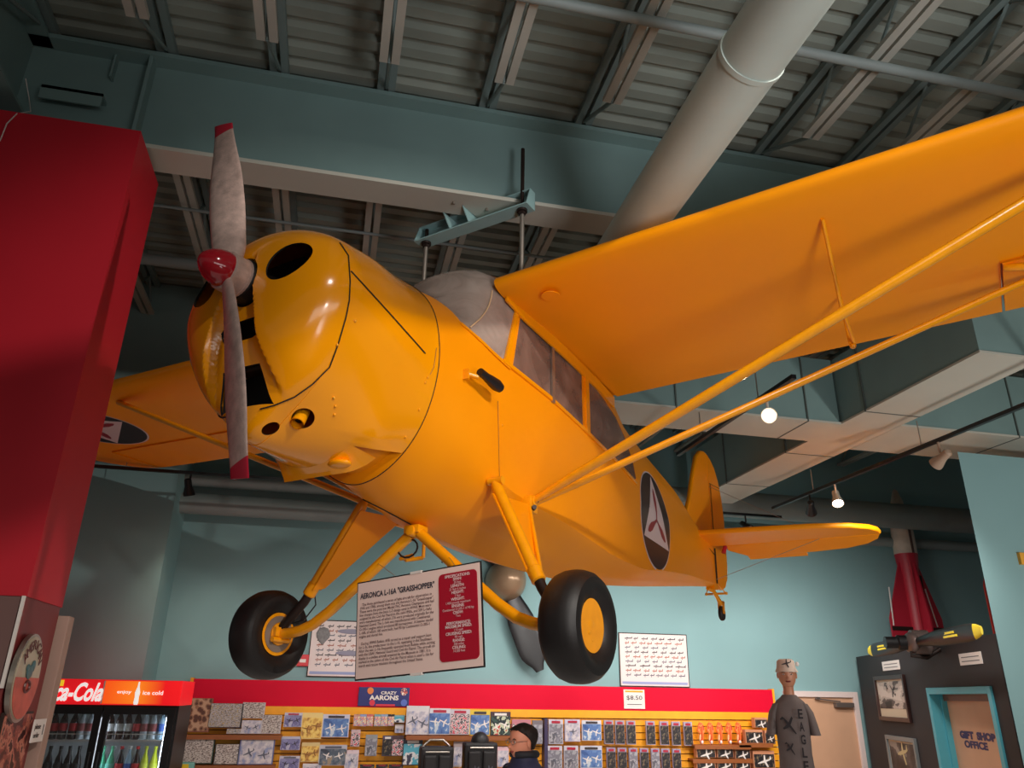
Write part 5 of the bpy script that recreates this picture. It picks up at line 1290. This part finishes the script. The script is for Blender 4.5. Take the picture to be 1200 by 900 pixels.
rows = [(0, [(60, 'cola'), (71, 'cola'), (83, 'cola'), (93, 'clear'), (103, 'clear'), (126, 'diet'), (137, 'diet'), (147, 'diet'), (158, 'cola'), (167, 'clear'), (177, 'clear'), (187, 'blue')], 0),
        (1, [(55, 'zero'), (67, 'zero'), (78, 'zero'), (89, 'zero'), (118, 'green'), (128, 'green'), (139, 'cola'), (149, 'blue'), (158, 'cola'), (168, 'lime'), (179, 'lime')], 0)]
ordn = ['first', 'second', 'third', 'fourth', 'fifth', 'sixth', 'seventh', 'eighth', 'ninth', 'tenth', 'eleventh', 'twelfth']
for row, L, _ in rows:
    for n_, (px, k) in enumerate(L):
        p = W(px, 866 if row == 0 else 899, 1, YK+.12)
        if k not in pro: pro[k] = bottle_proto(*BK[k], k); o = pro[k]
        else: o = copy_tree(pro[k])
        o.location = (p.x, YK+.12, zsh[row]); o.scale = (1.12, 1.12, 1.12 if row == 0 else 1.2)
        tag(o, '%s on the %s cooler shelf, %s from the left' % (DESC[k], 'top' if row == 0 else 'second', ordn[n_]), 'bottle', 'bottles in the drinks cooler')
# ---- mannequin on a stand
mp = WD(922, 790, 6.8); 
mq = empty('mannequin', (mp.x, mp.y, 0)); tag(mq, 'armless display mannequin wearing a pale bucket hat and a charcoal printed t-shirt', 'mannequin')
def cyl_ring(cx_, cy_, z, a, b, n=28, p=2.):
    out = []
    for j in range(n):
        t = 2*PI*j/n; c, s = cs(t), sn(t); out.append(V((cx_+a*math.copysign(abs(c)**(2/p), c), cy_+b*math.copysign(abs(s)**(2/p), s), z)))
    return out
zt_ = WD(924, 772, 6.8).z; zc_ = WD(922, 805, 6.8).z
hd_h = zt_-zc_-.03
mq.rotation_euler = (0, 0, math.radians(-28)); mq.scale = (.84, .9, 1)
def head(par, zc, H, mskin, lipc=(120, 40, 44), face=-1, tilt=0.):
    """face toward local -y; zc chin height"""
    pr_ = [(0, .30, .34, -.10), (.05, .42, .42, -.10), (.12, .52, .56, -.06), (.22, .62, .74, -.03), (.35, .68, .84, 0), (.5, .71, .90, .02), (.62, .72, .93, .03), (.75, .70, .92, .04), (.86, .60, .80, .05), (.94, .44, .6, .05), (1.0, .1, .15, .05)]
    rg = []
    n = 32
    for t, wx, wy, oy in pr_:
        rr = []
        for j in range(n):
            a = 2*PI*j/n; c, s = cs(a), sn(a); x = c*wx*H*.5*.98; y = s*wy*H*.5+oy*H
            if s < 0:   # face side
                f = max(0, -s); fx = abs(c)
                if fx < .18 and .30 < t < .56: y -= H*.085*(1-fx/.18)*(1-abs(t-.36)/.22 if t > .36 else 1)
                if .45 < t < .56 and .2 < fx < .5: y += H*.025
                if .1 < t < .24 and fx < .3: y -= H*.02
            rr.append(V((x, y, zc+t*H)))
        rg.append(rr)
    h = MB().loft(rg).build('head', mskin, par, 60)
    MB().ball((0, -.40*H, zc+.225*H), (.11*H, .035*H, .028*H), 12, 6).ball((0, -.40*H, zc+.195*H), (.09*H, .035*H, .022*H), 12, 6).build('lips', mat('lips_%d' % lipc[0], lipc, .4), h, 60)
    MB().prism([(-.045*H, -.40*H, zc+.32*H), (.045*H, -.40*H, zc+.32*H), (0, -.44*H, zc+.55*H)], (0, .06*H, 0)).ball((0, -.495*H, zc+.345*H), (.06*H, .06*H, .045*H), 10, 8).build('nose', mskin, h, 60)
    for s in (1, -1):
        MB().ball((s*.15*H, -.385*H, zc+.505*H), (.055*H, .03*H, .026*H), 10, 6).build('eye', mat('eye_white', (206, 196, 190), .3), h, 60)
        MB().ball((s*.15*H, -.412*H, zc+.505*H), (.022*H, .012*H, .024*H), 8, 6).build('iris', mat('iris', (40, 26, 20), .3), h, 60)
        MB().tube([(s*.08*H, -.415*H, zc+.575*H), (s*.15*H, -.42*H, zc+.60*H), (s*.22*H, -.385*H, zc+.575*H)], .012*H, 6).build('eyebrow', HAIR, h)
        MB().ball((s*.36*H, .03*H, zc+.46*H), (.035*H, .08*H, .13*H), 10, 8).build('ear', mskin, h, 60)
    return h
hm = head(mq, zc_, hd_h, SKINM)
hm.scale = (1.3, 1.15, 1)
MB().loft([cyl_ring(0, .02, zc_-.16, .10, .085), cyl_ring(0, .02, zc_-.10, .058, .055), cyl_ring(0, .01, zc_-.02, .052, .052), cyl_ring(0, 0, zc_+.05, .06, .065)]).build('neck', SKINM, mq, 60)
zs = zc_-.085
# hat
m = MB().loft([cyl_ring(0, .0, zc_+hd_h*.60, .116, .135), cyl_ring(0, .01, zc_+hd_h*.74, .103, .120), cyl_ring(0, .01, zc_+hd_h*.77, .098, .114), cyl_ring(0, .01, zc_+hd_h*1.06, .088, .096), cyl_ring(0, .01, zc_+hd_h*1.14, .066, .074), cyl_ring(0, .01, zc_+hd_h*1.15, .01, .01)])
ht = m.build('bucket_hat', mat('hat_cream', (222, 204, 192), .8), mq, 50)
MB().ball((.11, -.06, zc_+hd_h*.93), (.020, .012, .020), 10, 8).build('hat_badge', WHITE, ht, 60)
plane_shape(LINE, ht, -.0, zc_+hd_h*.95, .05, -.108, .2)
# shirt
rg = [cyl_ring(0, .02, zs+.02, .07, .065), cyl_ring(0, .02, zs, .09, .075), cyl_ring(0, .02, zs-.025, .13, .085, p=2.2), cyl_ring(0, .02, zs-.06, .165, .10, p=2.4), cyl_ring(0, .02, zs-.15, .17, .115, p=2.5), cyl_ring(0, .01, zs-.30, .165, .13, p=2.3), cyl_ring(0, .01, zs-.45, .16, .125, p=2.3), cyl_ring(0, .0, zs-.62, .175, .135, p=2.3), cyl_ring(0, .0, zs-.72, .18, .14, p=2.3)]
sh = MB().loft(rg).build('tshirt', TEE, mq, 50)
for s in (1, -1):
    MB().loft([cyl_ring(s*.125, .02, zs-.05, .045, .07), cyl_ring(s*.175, .02, zs-.12, .045, .075), cyl_ring(s*.20, .02, zs-.22, .048, .078), cyl_ring(s*.215, .01, zs-.30, .052, .08)]).build('sleeve', TEE, sh, 50)
INKT = mat('shirt_ink', (34, 26, 32), .7)
for i, ch in enumerate('EAGLE'):
    ftext('shirt_letter', ch, .045, .075, INKT, sh, .08, -.128, zs-.13-i*.10, .02)
for i, (x, z, s_, r_) in enumerate(((-.04, -.22, .09, 2.3), (-.05, -.40, .06, 2.2))): plane_shape(INKT, sh, x, zs+z, s_, -.134, r_)
MB().ball((0, 0, zs-.74), (.17, .12, .14), 20, 10).build('hips', BLACK, mq, 60)
MB().tube([(0, 0, .02), (0, 0, zs-.8)], .02, 12).lathe([(.20, 0), (.20, .012), (.03, .03), (.02, .03)], None, 30).build('stand_pole', STEEL, mq, 40)
# ---- the person browsing
pp = WD(612, 868, 5.7)
pe = empty('person', (pp.x, pp.y, 0), math.radians(-58)-YAW); tag(pe, 'person with short dark hair and glasses in a navy jacket looking at the shelves', 'person')
ztp = WD(613, 848, 5.7).z; Hh = .225; zch = ztp-Hh-.012
# body surface: one continuous skin grown from joints
me = bpy.data.meshes.new('body'); J = [(0, 0, .93), (0, .01, 1.12), (0, .01, 1.32), (0, .02, zch-.06), (0, .0, zch+.05), (.09, 0, .88), (.10, -.01, .50), (.10, .02, .10), (-.09, 0, .88), (-.10, -.01, .50), (-.10, .02, .10), (.17, .02, 1.37), (.25, .05, 1.10), (.20, -.10, .96), (-.17, .02, 1.37), (-.25, .05, 1.10), (-.20, -.10, .96)]
E_ = [(0, 1), (1, 2), (2, 3), (3, 4), (0, 5), (5, 6), (6, 7), (0, 8), (8, 9), (9, 10), (2, 11), (11, 12), (12, 13), (2, 14), (14, 15), (15, 16)]
RR = [.15, .14, .15, .055, .05, .09, .06, .045, .09, .06, .045, .07, .048, .034, .07, .048, .034]
me.from_pydata(J, E_, []); bo = bpy.data.objects.new('body', me); COL.objects.link(bo)
sk = bo.modifiers.new('skin', 'SKIN'); 
for i, v in enumerate(me.skin_vertices[0].data if me.skin_vertices else []): v.radius = (RR[i], RR[i]*.8); v.use_root = (i == 0)
if not me.skin_vertices:
    pass
sb = bo.modifiers.new('sub', 'SUBSURF'); sb.levels = 2; sb.render_levels = 2
dg = bpy.context.evaluated_depsgraph_get(); dg.update(); m2 = bpy.data.meshes.new_from_object(bo.evaluated_get(dg)); bo.modifiers.clear(); bo.data = m2; m2.materials.clear(); m2.materials.append(SKIN); m2.shade_smooth(); bo.parent = pe
NOLOAD = None
hp = head(pe, zch, Hh, SKIN, (150, 70, 64))
# hair: cap pulled back from the face
rg = []
for t, k, cut in ((.28, 1.04, .34), (.42, 1.09, .26), (.58, 1.12, .05), (.68, 1.15, -.18), (.78, 1.17, -.49), (.88, 1.17, -.9), (.97, 1.05, -.9), (1.05, .6, -.9), (1.08, .2, -.9)):
    pr_ = {.28: (.66, .80, 0), .42: (.70, .88, .01), .58: (.72, .92, .03), .68: (.72, .92, .035), .78: (.69, .90, .04), .88: (.60, .80, .045), .97: (.50, .66, .05), 1.05: (.42, .56, .05), 1.08: (.3, .4, .05)}[t]
    rr = []
    for j in range(32):
        a = 2*PI*j/32; c, s_ = cs(a), sn(a); s2 = max(s_, cut) if cut > -.5 else s_
        wv = 1+.04*sn(7*a+t*20)+.03*sn(13*a-t*31)
        rr.append(V((c*pr_[0]*Hh*.5*k*wv, s2*pr_[1]*Hh*.5*k*wv+pr_[2]*Hh, zch+t*Hh)))
    rg.append(rr)
MB().loft(rg).build('hair', HAIR, hp, 50)
gl = MB()
for s in (1, -1):
    gl.tube([(s*.17*Hh+.10*Hh*cs(a), -.46*Hh, zch+.50*Hh+.075*Hh*sn(a)) for a in [k*PI/8 for k in range(17)]], .0022, 6)
    gl.tube([(s*.27*Hh, -.45*Hh, zch+.52*Hh), (s*.37*Hh, .02*Hh, zch+.53*Hh)], .002, 6)
gl.tube([(-.07*Hh, -.47*Hh, zch+.51*Hh), (.07*Hh, -.47*Hh, zch+.51*Hh)], .002, 6)
gl.build('glasses', STEEL, hp, 60)
# jacket
zj = zch+.035
rg = [cyl_ring(0, .02, zj+.02, .085, .085), cyl_ring(0, .02, zj-.02, .095, .09), cyl_ring(0, .02, zj-.06, .125, .10), cyl_ring(0, .02, zj-.10, .185, .115, p=2.2), cyl_ring(0, .02, zj-.16, .225, .135, p=2.5), cyl_ring(0, .02, zj-.32, .22, .155, p=2.4), cyl_ring(0, .01, zj-.50, .20, .15), cyl_ring(0, .0, zj-.66, .21, .155), cyl_ring(0, 0, zj-.74, .205, .15)]
jk = MB().loft(rg).build('jacket', NAVY, pe, 60)
for s in (1, -1):
    MB().tube([(s*.17, .02, zj-.13), (s*.24, .03, zj-.20), (s*.275, .05, zj-.42), (s*.25, -.02, zj-.56), (s*.20, -.12, zj-.62)], [.075, .08, .068, .058, .05], 16).build('sleeve', NAVY, jk, 60)
    MB().box((s*.12, -.17, zj-.72), (s*.20, -.14, zj-.58)).build('pocket', NAVY, jk, bevel=.01)
MB().tube([(.085*cs(a), .02+.09*sn(a), zj-.005) for a in [PI*.0+2*PI*k/20-PI/2+.3 for k in range(19)]], .026, 10).build('hood_collar', mat('hood_black', (30, 30, 38), .7), jk, 60)
MB().box((-.006, -.152, zj-.70), (.006, -.13, zj-.08)).build('zip', BLACK, jk)
for s in (1, -1):
    MB().tube([(s*.09, 0, .92), (s*.10, -.01, .5), (s*.10, .02, .06)], [.105, .078, .062], 16).build('trouser_leg', mat('trousers', (44, 42, 50), .8), pe, 60)
    MB().loft([cyl_ring(s*.10, -.03, 0, .045, .13), cyl_ring(s*.10, -.03, .03, .048, .135), cyl_ring(s*.10, .0, .075, .042, .09), cyl_ring(s*.10, .02, .10, .03, .045)]).build('shoe', BLACK, pe, 60)

# ---- information sign hung from the gear
TL_ = WD(419, 683, 3.52); TR_ = WD(563.5, 657, 3.22)
bl_ = CAM+ray(421, 799)*((TL_.x-CAM.x)**2+(TL_.y-CAM.y)**2)**.5/((ray(421, 799).x)**2+(ray(421, 799).y)**2)**.5
br_ = CAM+ray(567, 782)*((TR_.x-CAM.x)**2+(TR_.y-CAM.y)**2)**.5/((ray(567, 782).x)**2+(ray(567, 782).y)**2)**.5
hx = (TR_-TL_); SWd = hx.length; SH = ((TL_.z-bl_.z)+(TR_.z-br_.z))/2; ex = hx.normalized(); ey = V((0, 0, 1)); nz = ex.cross(ey).normalized(); ey = nz.cross(ex)
isg = empty('information_sign'); cen = (TL_+TR_)/2-ey*SH/2
isg.matrix_world = Matrix(((ex.x, -nz.x, ey.x, cen.x), (ex.y, -nz.y, ey.y, cen.y), (ex.z, -nz.z, ey.z, cen.z), (0, 0, 0, 1)))
tag(isg, 'pale aircraft information board with a red specification panel hung between the main wheels', 'sign')
hw, hh2 = SWd/2, SH/2
MB().box((-hw, 0, -hh2), (hw, .006, hh2)).build('board_edge', BLACK, isg)
MB().box((-hw+.006, -.002, -hh2+.006), (hw-.006, 0, hh2-.006)).build('board_face', mat('board_pink_white', (244, 214, 204), .35), isg)
pw = SWd*.29; rx0 = hw-.02-pw; 
def rrect(x0, z0, x1, z1, r, y, t, n=6):
    P = []
    for cx_, cz, a0 in ((x1-r, z1-r, 0), (x0+r, z1-r, PI/2), (x0+r, z0+r, PI), (x1-r, z0+r, 3*PI/2)):
        for k in range(n+1): a = a0+PI/2*k/n; P.append((cx_+r*cs(a), y, cz+r*sn(a)))
    return MB().prism(P, (0, t, 0))
rrect(rx0, -hh2+.035, rx0+pw, hh2-.03, .02, -.004, .002).build('specification_panel', mat('panel_red', (176, 18, 44), .4), isg)
ftext('title', 'AERONCA L-16A "GRASSHOPPER"', rx0+hw-.045, .026, mat('ink_dark_blue', (34, 38, 58), .4), isg, (-hw+rx0)/2+.0, -.004, hh2-.065, .025)
body = ['   The Army purchased a series of light aircraft for observation in', '1945 and 1946, among them was the Aeronca L-16 "Grasshopper".', 'These were the post-war Model 7AC Aeronca Champions and had', 'few changes from the basic L-3 design used in WWII. Most were', 'assigned to the Civil Air Patrol in the mid-1950s, and 509 L-16As', 'were manufactured, of which 376 were produced originally for the', 'National Guard. The L-16A was manufactured with Continental', 'O-190-1 engine which produced 85 horsepower. A heavier model', 'L-16B, of which 100 were built, had 90 hp Continental O-205-1', 'engine and dorsal fins.', '', '   During WWII Robins AFB served as a repair and support base', 'for L-3s, the predecessor to the L-16, operating in the Southeast.', 'After the war, L-16s frequently operated from Robins while serving', 'with the USAF, National Guard and Civil Air Patrol. The aircraft on', 'display is a civilian aircraft acquired by the Museum in 1981. It is', 'marked in the colors of the Civil Air Patrol when it used L-16s for', 'search and rescue missions throughout the United States.']
def para(name, lines, x, z, size, m, w_, sp=1., align='LEFT', off=.006):
    cu = bpy.data.curves.new(name, 'FONT'); cu.body = '\n'.join(lines); cu.size = size; cu.align_x = align; cu.align_y = 'TOP'; cu.space_line = sp; cu.offset = off*size; cu.resolution_u = 2
    t = bpy.data.objects.new('tmp', cu); COL.objects.link(t); dg = bpy.context.evaluated_depsgraph_get(); dg.update()
    me = bpy.data.meshes.new_from_object(t.evaluated_get(dg)); bpy.data.objects.remove(t); xs = [v.co.x for v in me.vertices]; k = w_/(max(xs)-min(xs)); x0 = min(xs) if align == 'LEFT' else (max(xs)+min(xs))/2
    for v in me.vertices: v.co = V((x+(v.co.x-x0)*k, -.0045, z+v.co.y))
    me.materials.clear(); me.materials.append(m); o = bpy.data.objects.new(name, me); COL.objects.link(o); o.parent = isg; return o
bh_ = SH-.12
para('body_text', body, -hw+.022, hh2-.095, bh_/19.0/1.05*1.1, mat('ink_body', (96, 62, 66), .5), rx0+hw-.045, .92)
spec = [('SPECIFICATIONS:', 1), ('SPAN:', 1), ('35 feet', 0), ('LENGTH:', 1), ('21 feet 6 inches', 0), ('HEIGHT:', 1), ('7 feet', 0), ('WEIGHT:', 1), ('1,450 pounds maximum', 0), ('ENGINE:', 1), ('Continental O-205-1 of 90 hp', 0), ('CREW:', 1), ('Two', 0), ('', 0), ('PERFORMANCE:', 1), ('MAXIMUM SPEED:', 1), ('110 mph', 0), ('CRUISING SPEED:', 1), ('90 mph', 0), ('RANGE:', 1), ('350 miles', 0), ('CEILING:', 1), ('14,500 feet', 0)]
zz = hh2-.045
for tx, bd in spec:
    if tx:
        o = text('specification_line', tx, .0165 if bd else .0140, mat('ink_white', (236, 214, 214), .5), isg, None, 0, off=.0004 if bd else 0.)
        for v in o.data.vertices: v.co = V((rx0+pw/2+v.co.x*(1.02 if bd else .93), -.0055, zz+v.co.y))
    zz -= (SH-.10)/23.3
for x in (-hw+.03, hw-.03):
    MB().tube([(x, .003, hh2), (x, .003, hh2+.0)], .002, 6)
MB().box((-.03, -.006, hh2-.006), (.03, .01, hh2+.004)).build('clip', WHITE, isg); MB().box((-.03, -.006, -hh2-.004), (.03, .01, -hh2+.006)).build('clip', WHITE, isg)
# wires up to the axle tubes
for x, bx in ((-hw*.35, (-1.29, -.22, -.90)), (hw*.6, (-1.29, .22, -.90))):
    p = INV  # world point of tube in sign space
    q = isg.matrix_world.inverted()@(MBODY@V(bx)); MB().tube([(x, .003, hh2), q], .0015, 5).build('hanging_wire', STEEL, isg)

# ---- track lighting
def track(p, q, label, top=5.42):
    p, q = V(p), V(q); c = (p+q)/2; r = empty('light_track', c); tag(r, label, 'track')
    MB().bar(p-c, q-c, .035, .03).build('rail', BLACK, r)
    d = (q-p).normalized(); n = max(2, int((q-p).length/1.6))
    for k in range(n):
        a = p+(q-p)*((k+.5)/n); MB().tube([a-c, a-c+V((0, 0, top-a.z))], .005, 6).build('hanger_rod', STEEL, r)
    return r
def lamp(pos, aim, label, on=0., m=None, size=1., spot=None):
    pos = V(pos); d = (V(aim)-pos).normalized(); r = empty('track_lamp', pos); tag(r, label, 'lamp')
    Q = d.to_track_quat('Z', 'Y').to_matrix().to_4x4()
    b = MB().lathe([(.022, -.10), (.034, -.09), (.036, -.02), (.055, .05), (.058, .075), (.052, .075), (.04, .03), (.001, .025)], Q, 24).build('lamp_shade', m or BLACK, r, 40)
    MB().tube([(0, 0, .16), (0, 0, .06), V((0, 0, .0))-d*.05], .010, 8).build('lamp_stem', m or BLACK, r, 60)
    bm_ = mat('lamp_glow_%d' % int(on), (255, 238, 214), .5, emit=(255, 236, 206), es=on) if on else mat('lamp_face', (150, 140, 130), .4)
    MB().lathe([(.046*size, .045), (.046*size, .05), (.001, .055)], Q, 20).build('bulb_face', bm_, r)
    if spot:
        ld = bpy.data.lights.new('spot', 'SPOT'); ld.energy = spot; ld.spot_size = math.radians(95); ld.spot_blend = .8; ld.shadow_soft_size = .05; ld.color = (1, .86, .68)
        lo = bpy.data.objects.new('spot', ld); COL.objects.link(lo); lo.parent = r; lo.location = d*.085; lo.rotation_euler = (-d).to_track_quat('Z', 'Y').to_euler()
    return r
ZT_ = 3.95
a = W(1200, 470, 2, ZT_); b = W(912, 596, 2, ZT_); xm_ = (a.x+b.x)/2
track((xm_, 3.0, ZT_), (xm_, b.y, ZT_), 'long black light track under the ducts at the right', ZD-.01)
def under(px, py, dz=.16): return V((xm_, W(px, py, 0, xm_).y, ZT_-dz))
lamp(under(1100, 523), (xm_-.3, 12, 1.0), 'beige track lamp near the right column', m=mat('lamp_beige', (176, 150, 130), .5))
lamp(under(980, 580), (xm_-1.2, 4.5, 0.0), 'glowing track lamp above the tail plane', on=30, m=mat('lamp_white', (214, 204, 190), .5), spot=60)
lamp(under(950, 592), (xm_+1.5, 9.6, 2.2), 'black unlit track lamp just left of the glowing one')
zt2 = 3.95
a = W(975, 405, 2, zt2); b = W(800, 533, 2, zt2); x2 = (a.x+b.x)/2
track((x2, 4.3, zt2+.0), (x2, b.y, zt2), 'black light track seen between the wing strut and the tail fin', ZD-.01)
p = V((x2, W(900, 482, 0, x2).y, zt2-.16)); lamp(p, CAM+V((.3, 0, .2)), 'bright track lamp shining at the viewer behind the wing struts', on=26, m=MATS['lamp_white'], size=.42)
a = W(800, 598, 1, 8.6); b = W(915, 603, 1, 8.6)
track((a.x-2, 8.6, a.z), (b.x, 8.6, a.z), 'short black track by the back wall behind the tail fin')
p = W(874, 612, 1, 8.6); lamp((p.x, 8.6, a.z-.15), (p.x+1, 5, 1), 'small black track lamp right of the tail fin')
p = W(221, 572, 1, 8.2); track((p.x-1.5, 8.2, p.z+.16), (p.x+2.0, 8.2, p.z+.16), 'black track under the far wing at the left')
lamp((p.x, 8.2, p.z), (p.x+.6, 9.4, .8), 'lit track lamp below the far wing at the left', on=30, spot=22)
# ---- unseen lights: shop behind the viewer, key spots and added fills
def area(loc_, rot, sx_, sy_, e, col=(1, .9, .78)):
    ld = bpy.data.lights.new('area', 'AREA'); ld.shape = 'RECTANGLE'; ld.size = sx_; ld.size_y = sy_; ld.energy = e; ld.color = col
    o = bpy.data.objects.new('unseen_area_light', ld); COL.objects.link(o); o.location = loc_; o.rotation_euler = rot; return o
def aim(loc_, tgt): return (V(loc_)-V(tgt)).to_track_quat('Z', 'Y').to_euler()
def spotl(loc_, tgt, e, ang=70, r=.06, col=(1, .88, .72), blend=.6):
    ld = bpy.data.lights.new('spot', 'SPOT'); ld.energy = e; ld.spot_size = math.radians(ang); ld.spot_blend = blend; ld.shadow_soft_size = r; ld.color = col
    o = bpy.data.objects.new('unseen_spot', ld); COL.objects.link(o); o.location = loc_; o.rotation_euler = aim(loc_, tgt); return o
#LIGHTS
area((2.5, -3.4, 1.9), aim((2.5, -3.4, 1.9), (2.6, 5, 1.0)), 6, .9, 50, (1, .95, .9))
spotl((2.9, -1.2, 5.0), (.3, 3.4, 3.0), 520, 44, col=(1, .94, .86))
spotl((.6, -.9, 4.9), (.5, 3.3, 3.2), 150, 44, col=(1, .94, .86))
spotl((1.3, -1.6, 2.5), (.6, 3.3, 2.2), 190, 38, r=.12, blend=.9, col=(1, .93, .88))  # added low front spot, brightens the sign board and propeller
spotl((-1.6, .6, 1.7), (-2.6, 3.6, 1.8), 62, 62, r=.25, blend=1.)  # added low spot, brightens the lower part of the red column
spotl((2.2, -1.6, 1.4), (2.2, 3.2, 5.3), 460, 66, r=.7, blend=1., col=(.97, .98, 1))  # added uplight from below for the girder and joists
spotl((6.0, 1.8, 1.8), (5.8, 6.0, 3.3), 260, 110, r=.2, blend=1., col=(1, .97, .92))  # added side spot for the right column and the duct undersides
for x in (2.2, 3.9, 5.6): area((x, 7.9, 3.2), aim((x, 7.9, 3.2), (x, 9.5, 1.3)), 1.0, .25, 22, (1, .96, .92))  # unseen area lights washing the back wall, no fixtures modelled
for x in (-.6, 1.0, 2.6, 4.2, 5.4): spotl((x, 6.9, 2.9), (x+.1, 9.5, 1.6), 66, 84, r=.1, blend=1., col=(1, .95, .9))  # unseen spots in mid-air that brighten the slatwall
spotl((.7, 4.5, 2.3), (1.7, 5.9, 1.65), 26, 60, r=.08, blend=.8, col=(1, .92, .84))  # added spot without a fixture, lights the person
spotl((4.3, 5.0, 3.6), (5.6, 7.4, 1.9), 150, 74, r=.1, blend=.8, col=(1, .95, .9))  # added spot to brighten the office door and the rockets
spotl((3.0, 3.9, 2.5), (mp.x, mp.y, 1.8), 30, 30, r=.1, blend=.8, col=(1, .95, .9))  # small added spot to brighten the mannequin
area((2.4, 5, .06), (PI, 0, 0), 9, 7, 52, (1, .95, .87))  # added upward area light standing in for bounce off the floor
w = bpy.data.worlds.new('world'); bpy.context.scene.world = w; w.use_nodes = True
w.node_tree.nodes['Background'].inputs[0].default_value = (.93, 1, .97, 1); w.node_tree.nodes['Background'].inputs[1].default_value = .09
sc = bpy.context.scene
sc.view_settings.view_transform = 'Standard'; sc.view_settings.look = 'None'; sc.view_settings.exposure = .12; sc.view_settings.gamma = 1; sc.view_settings.use_curve_mapping = False
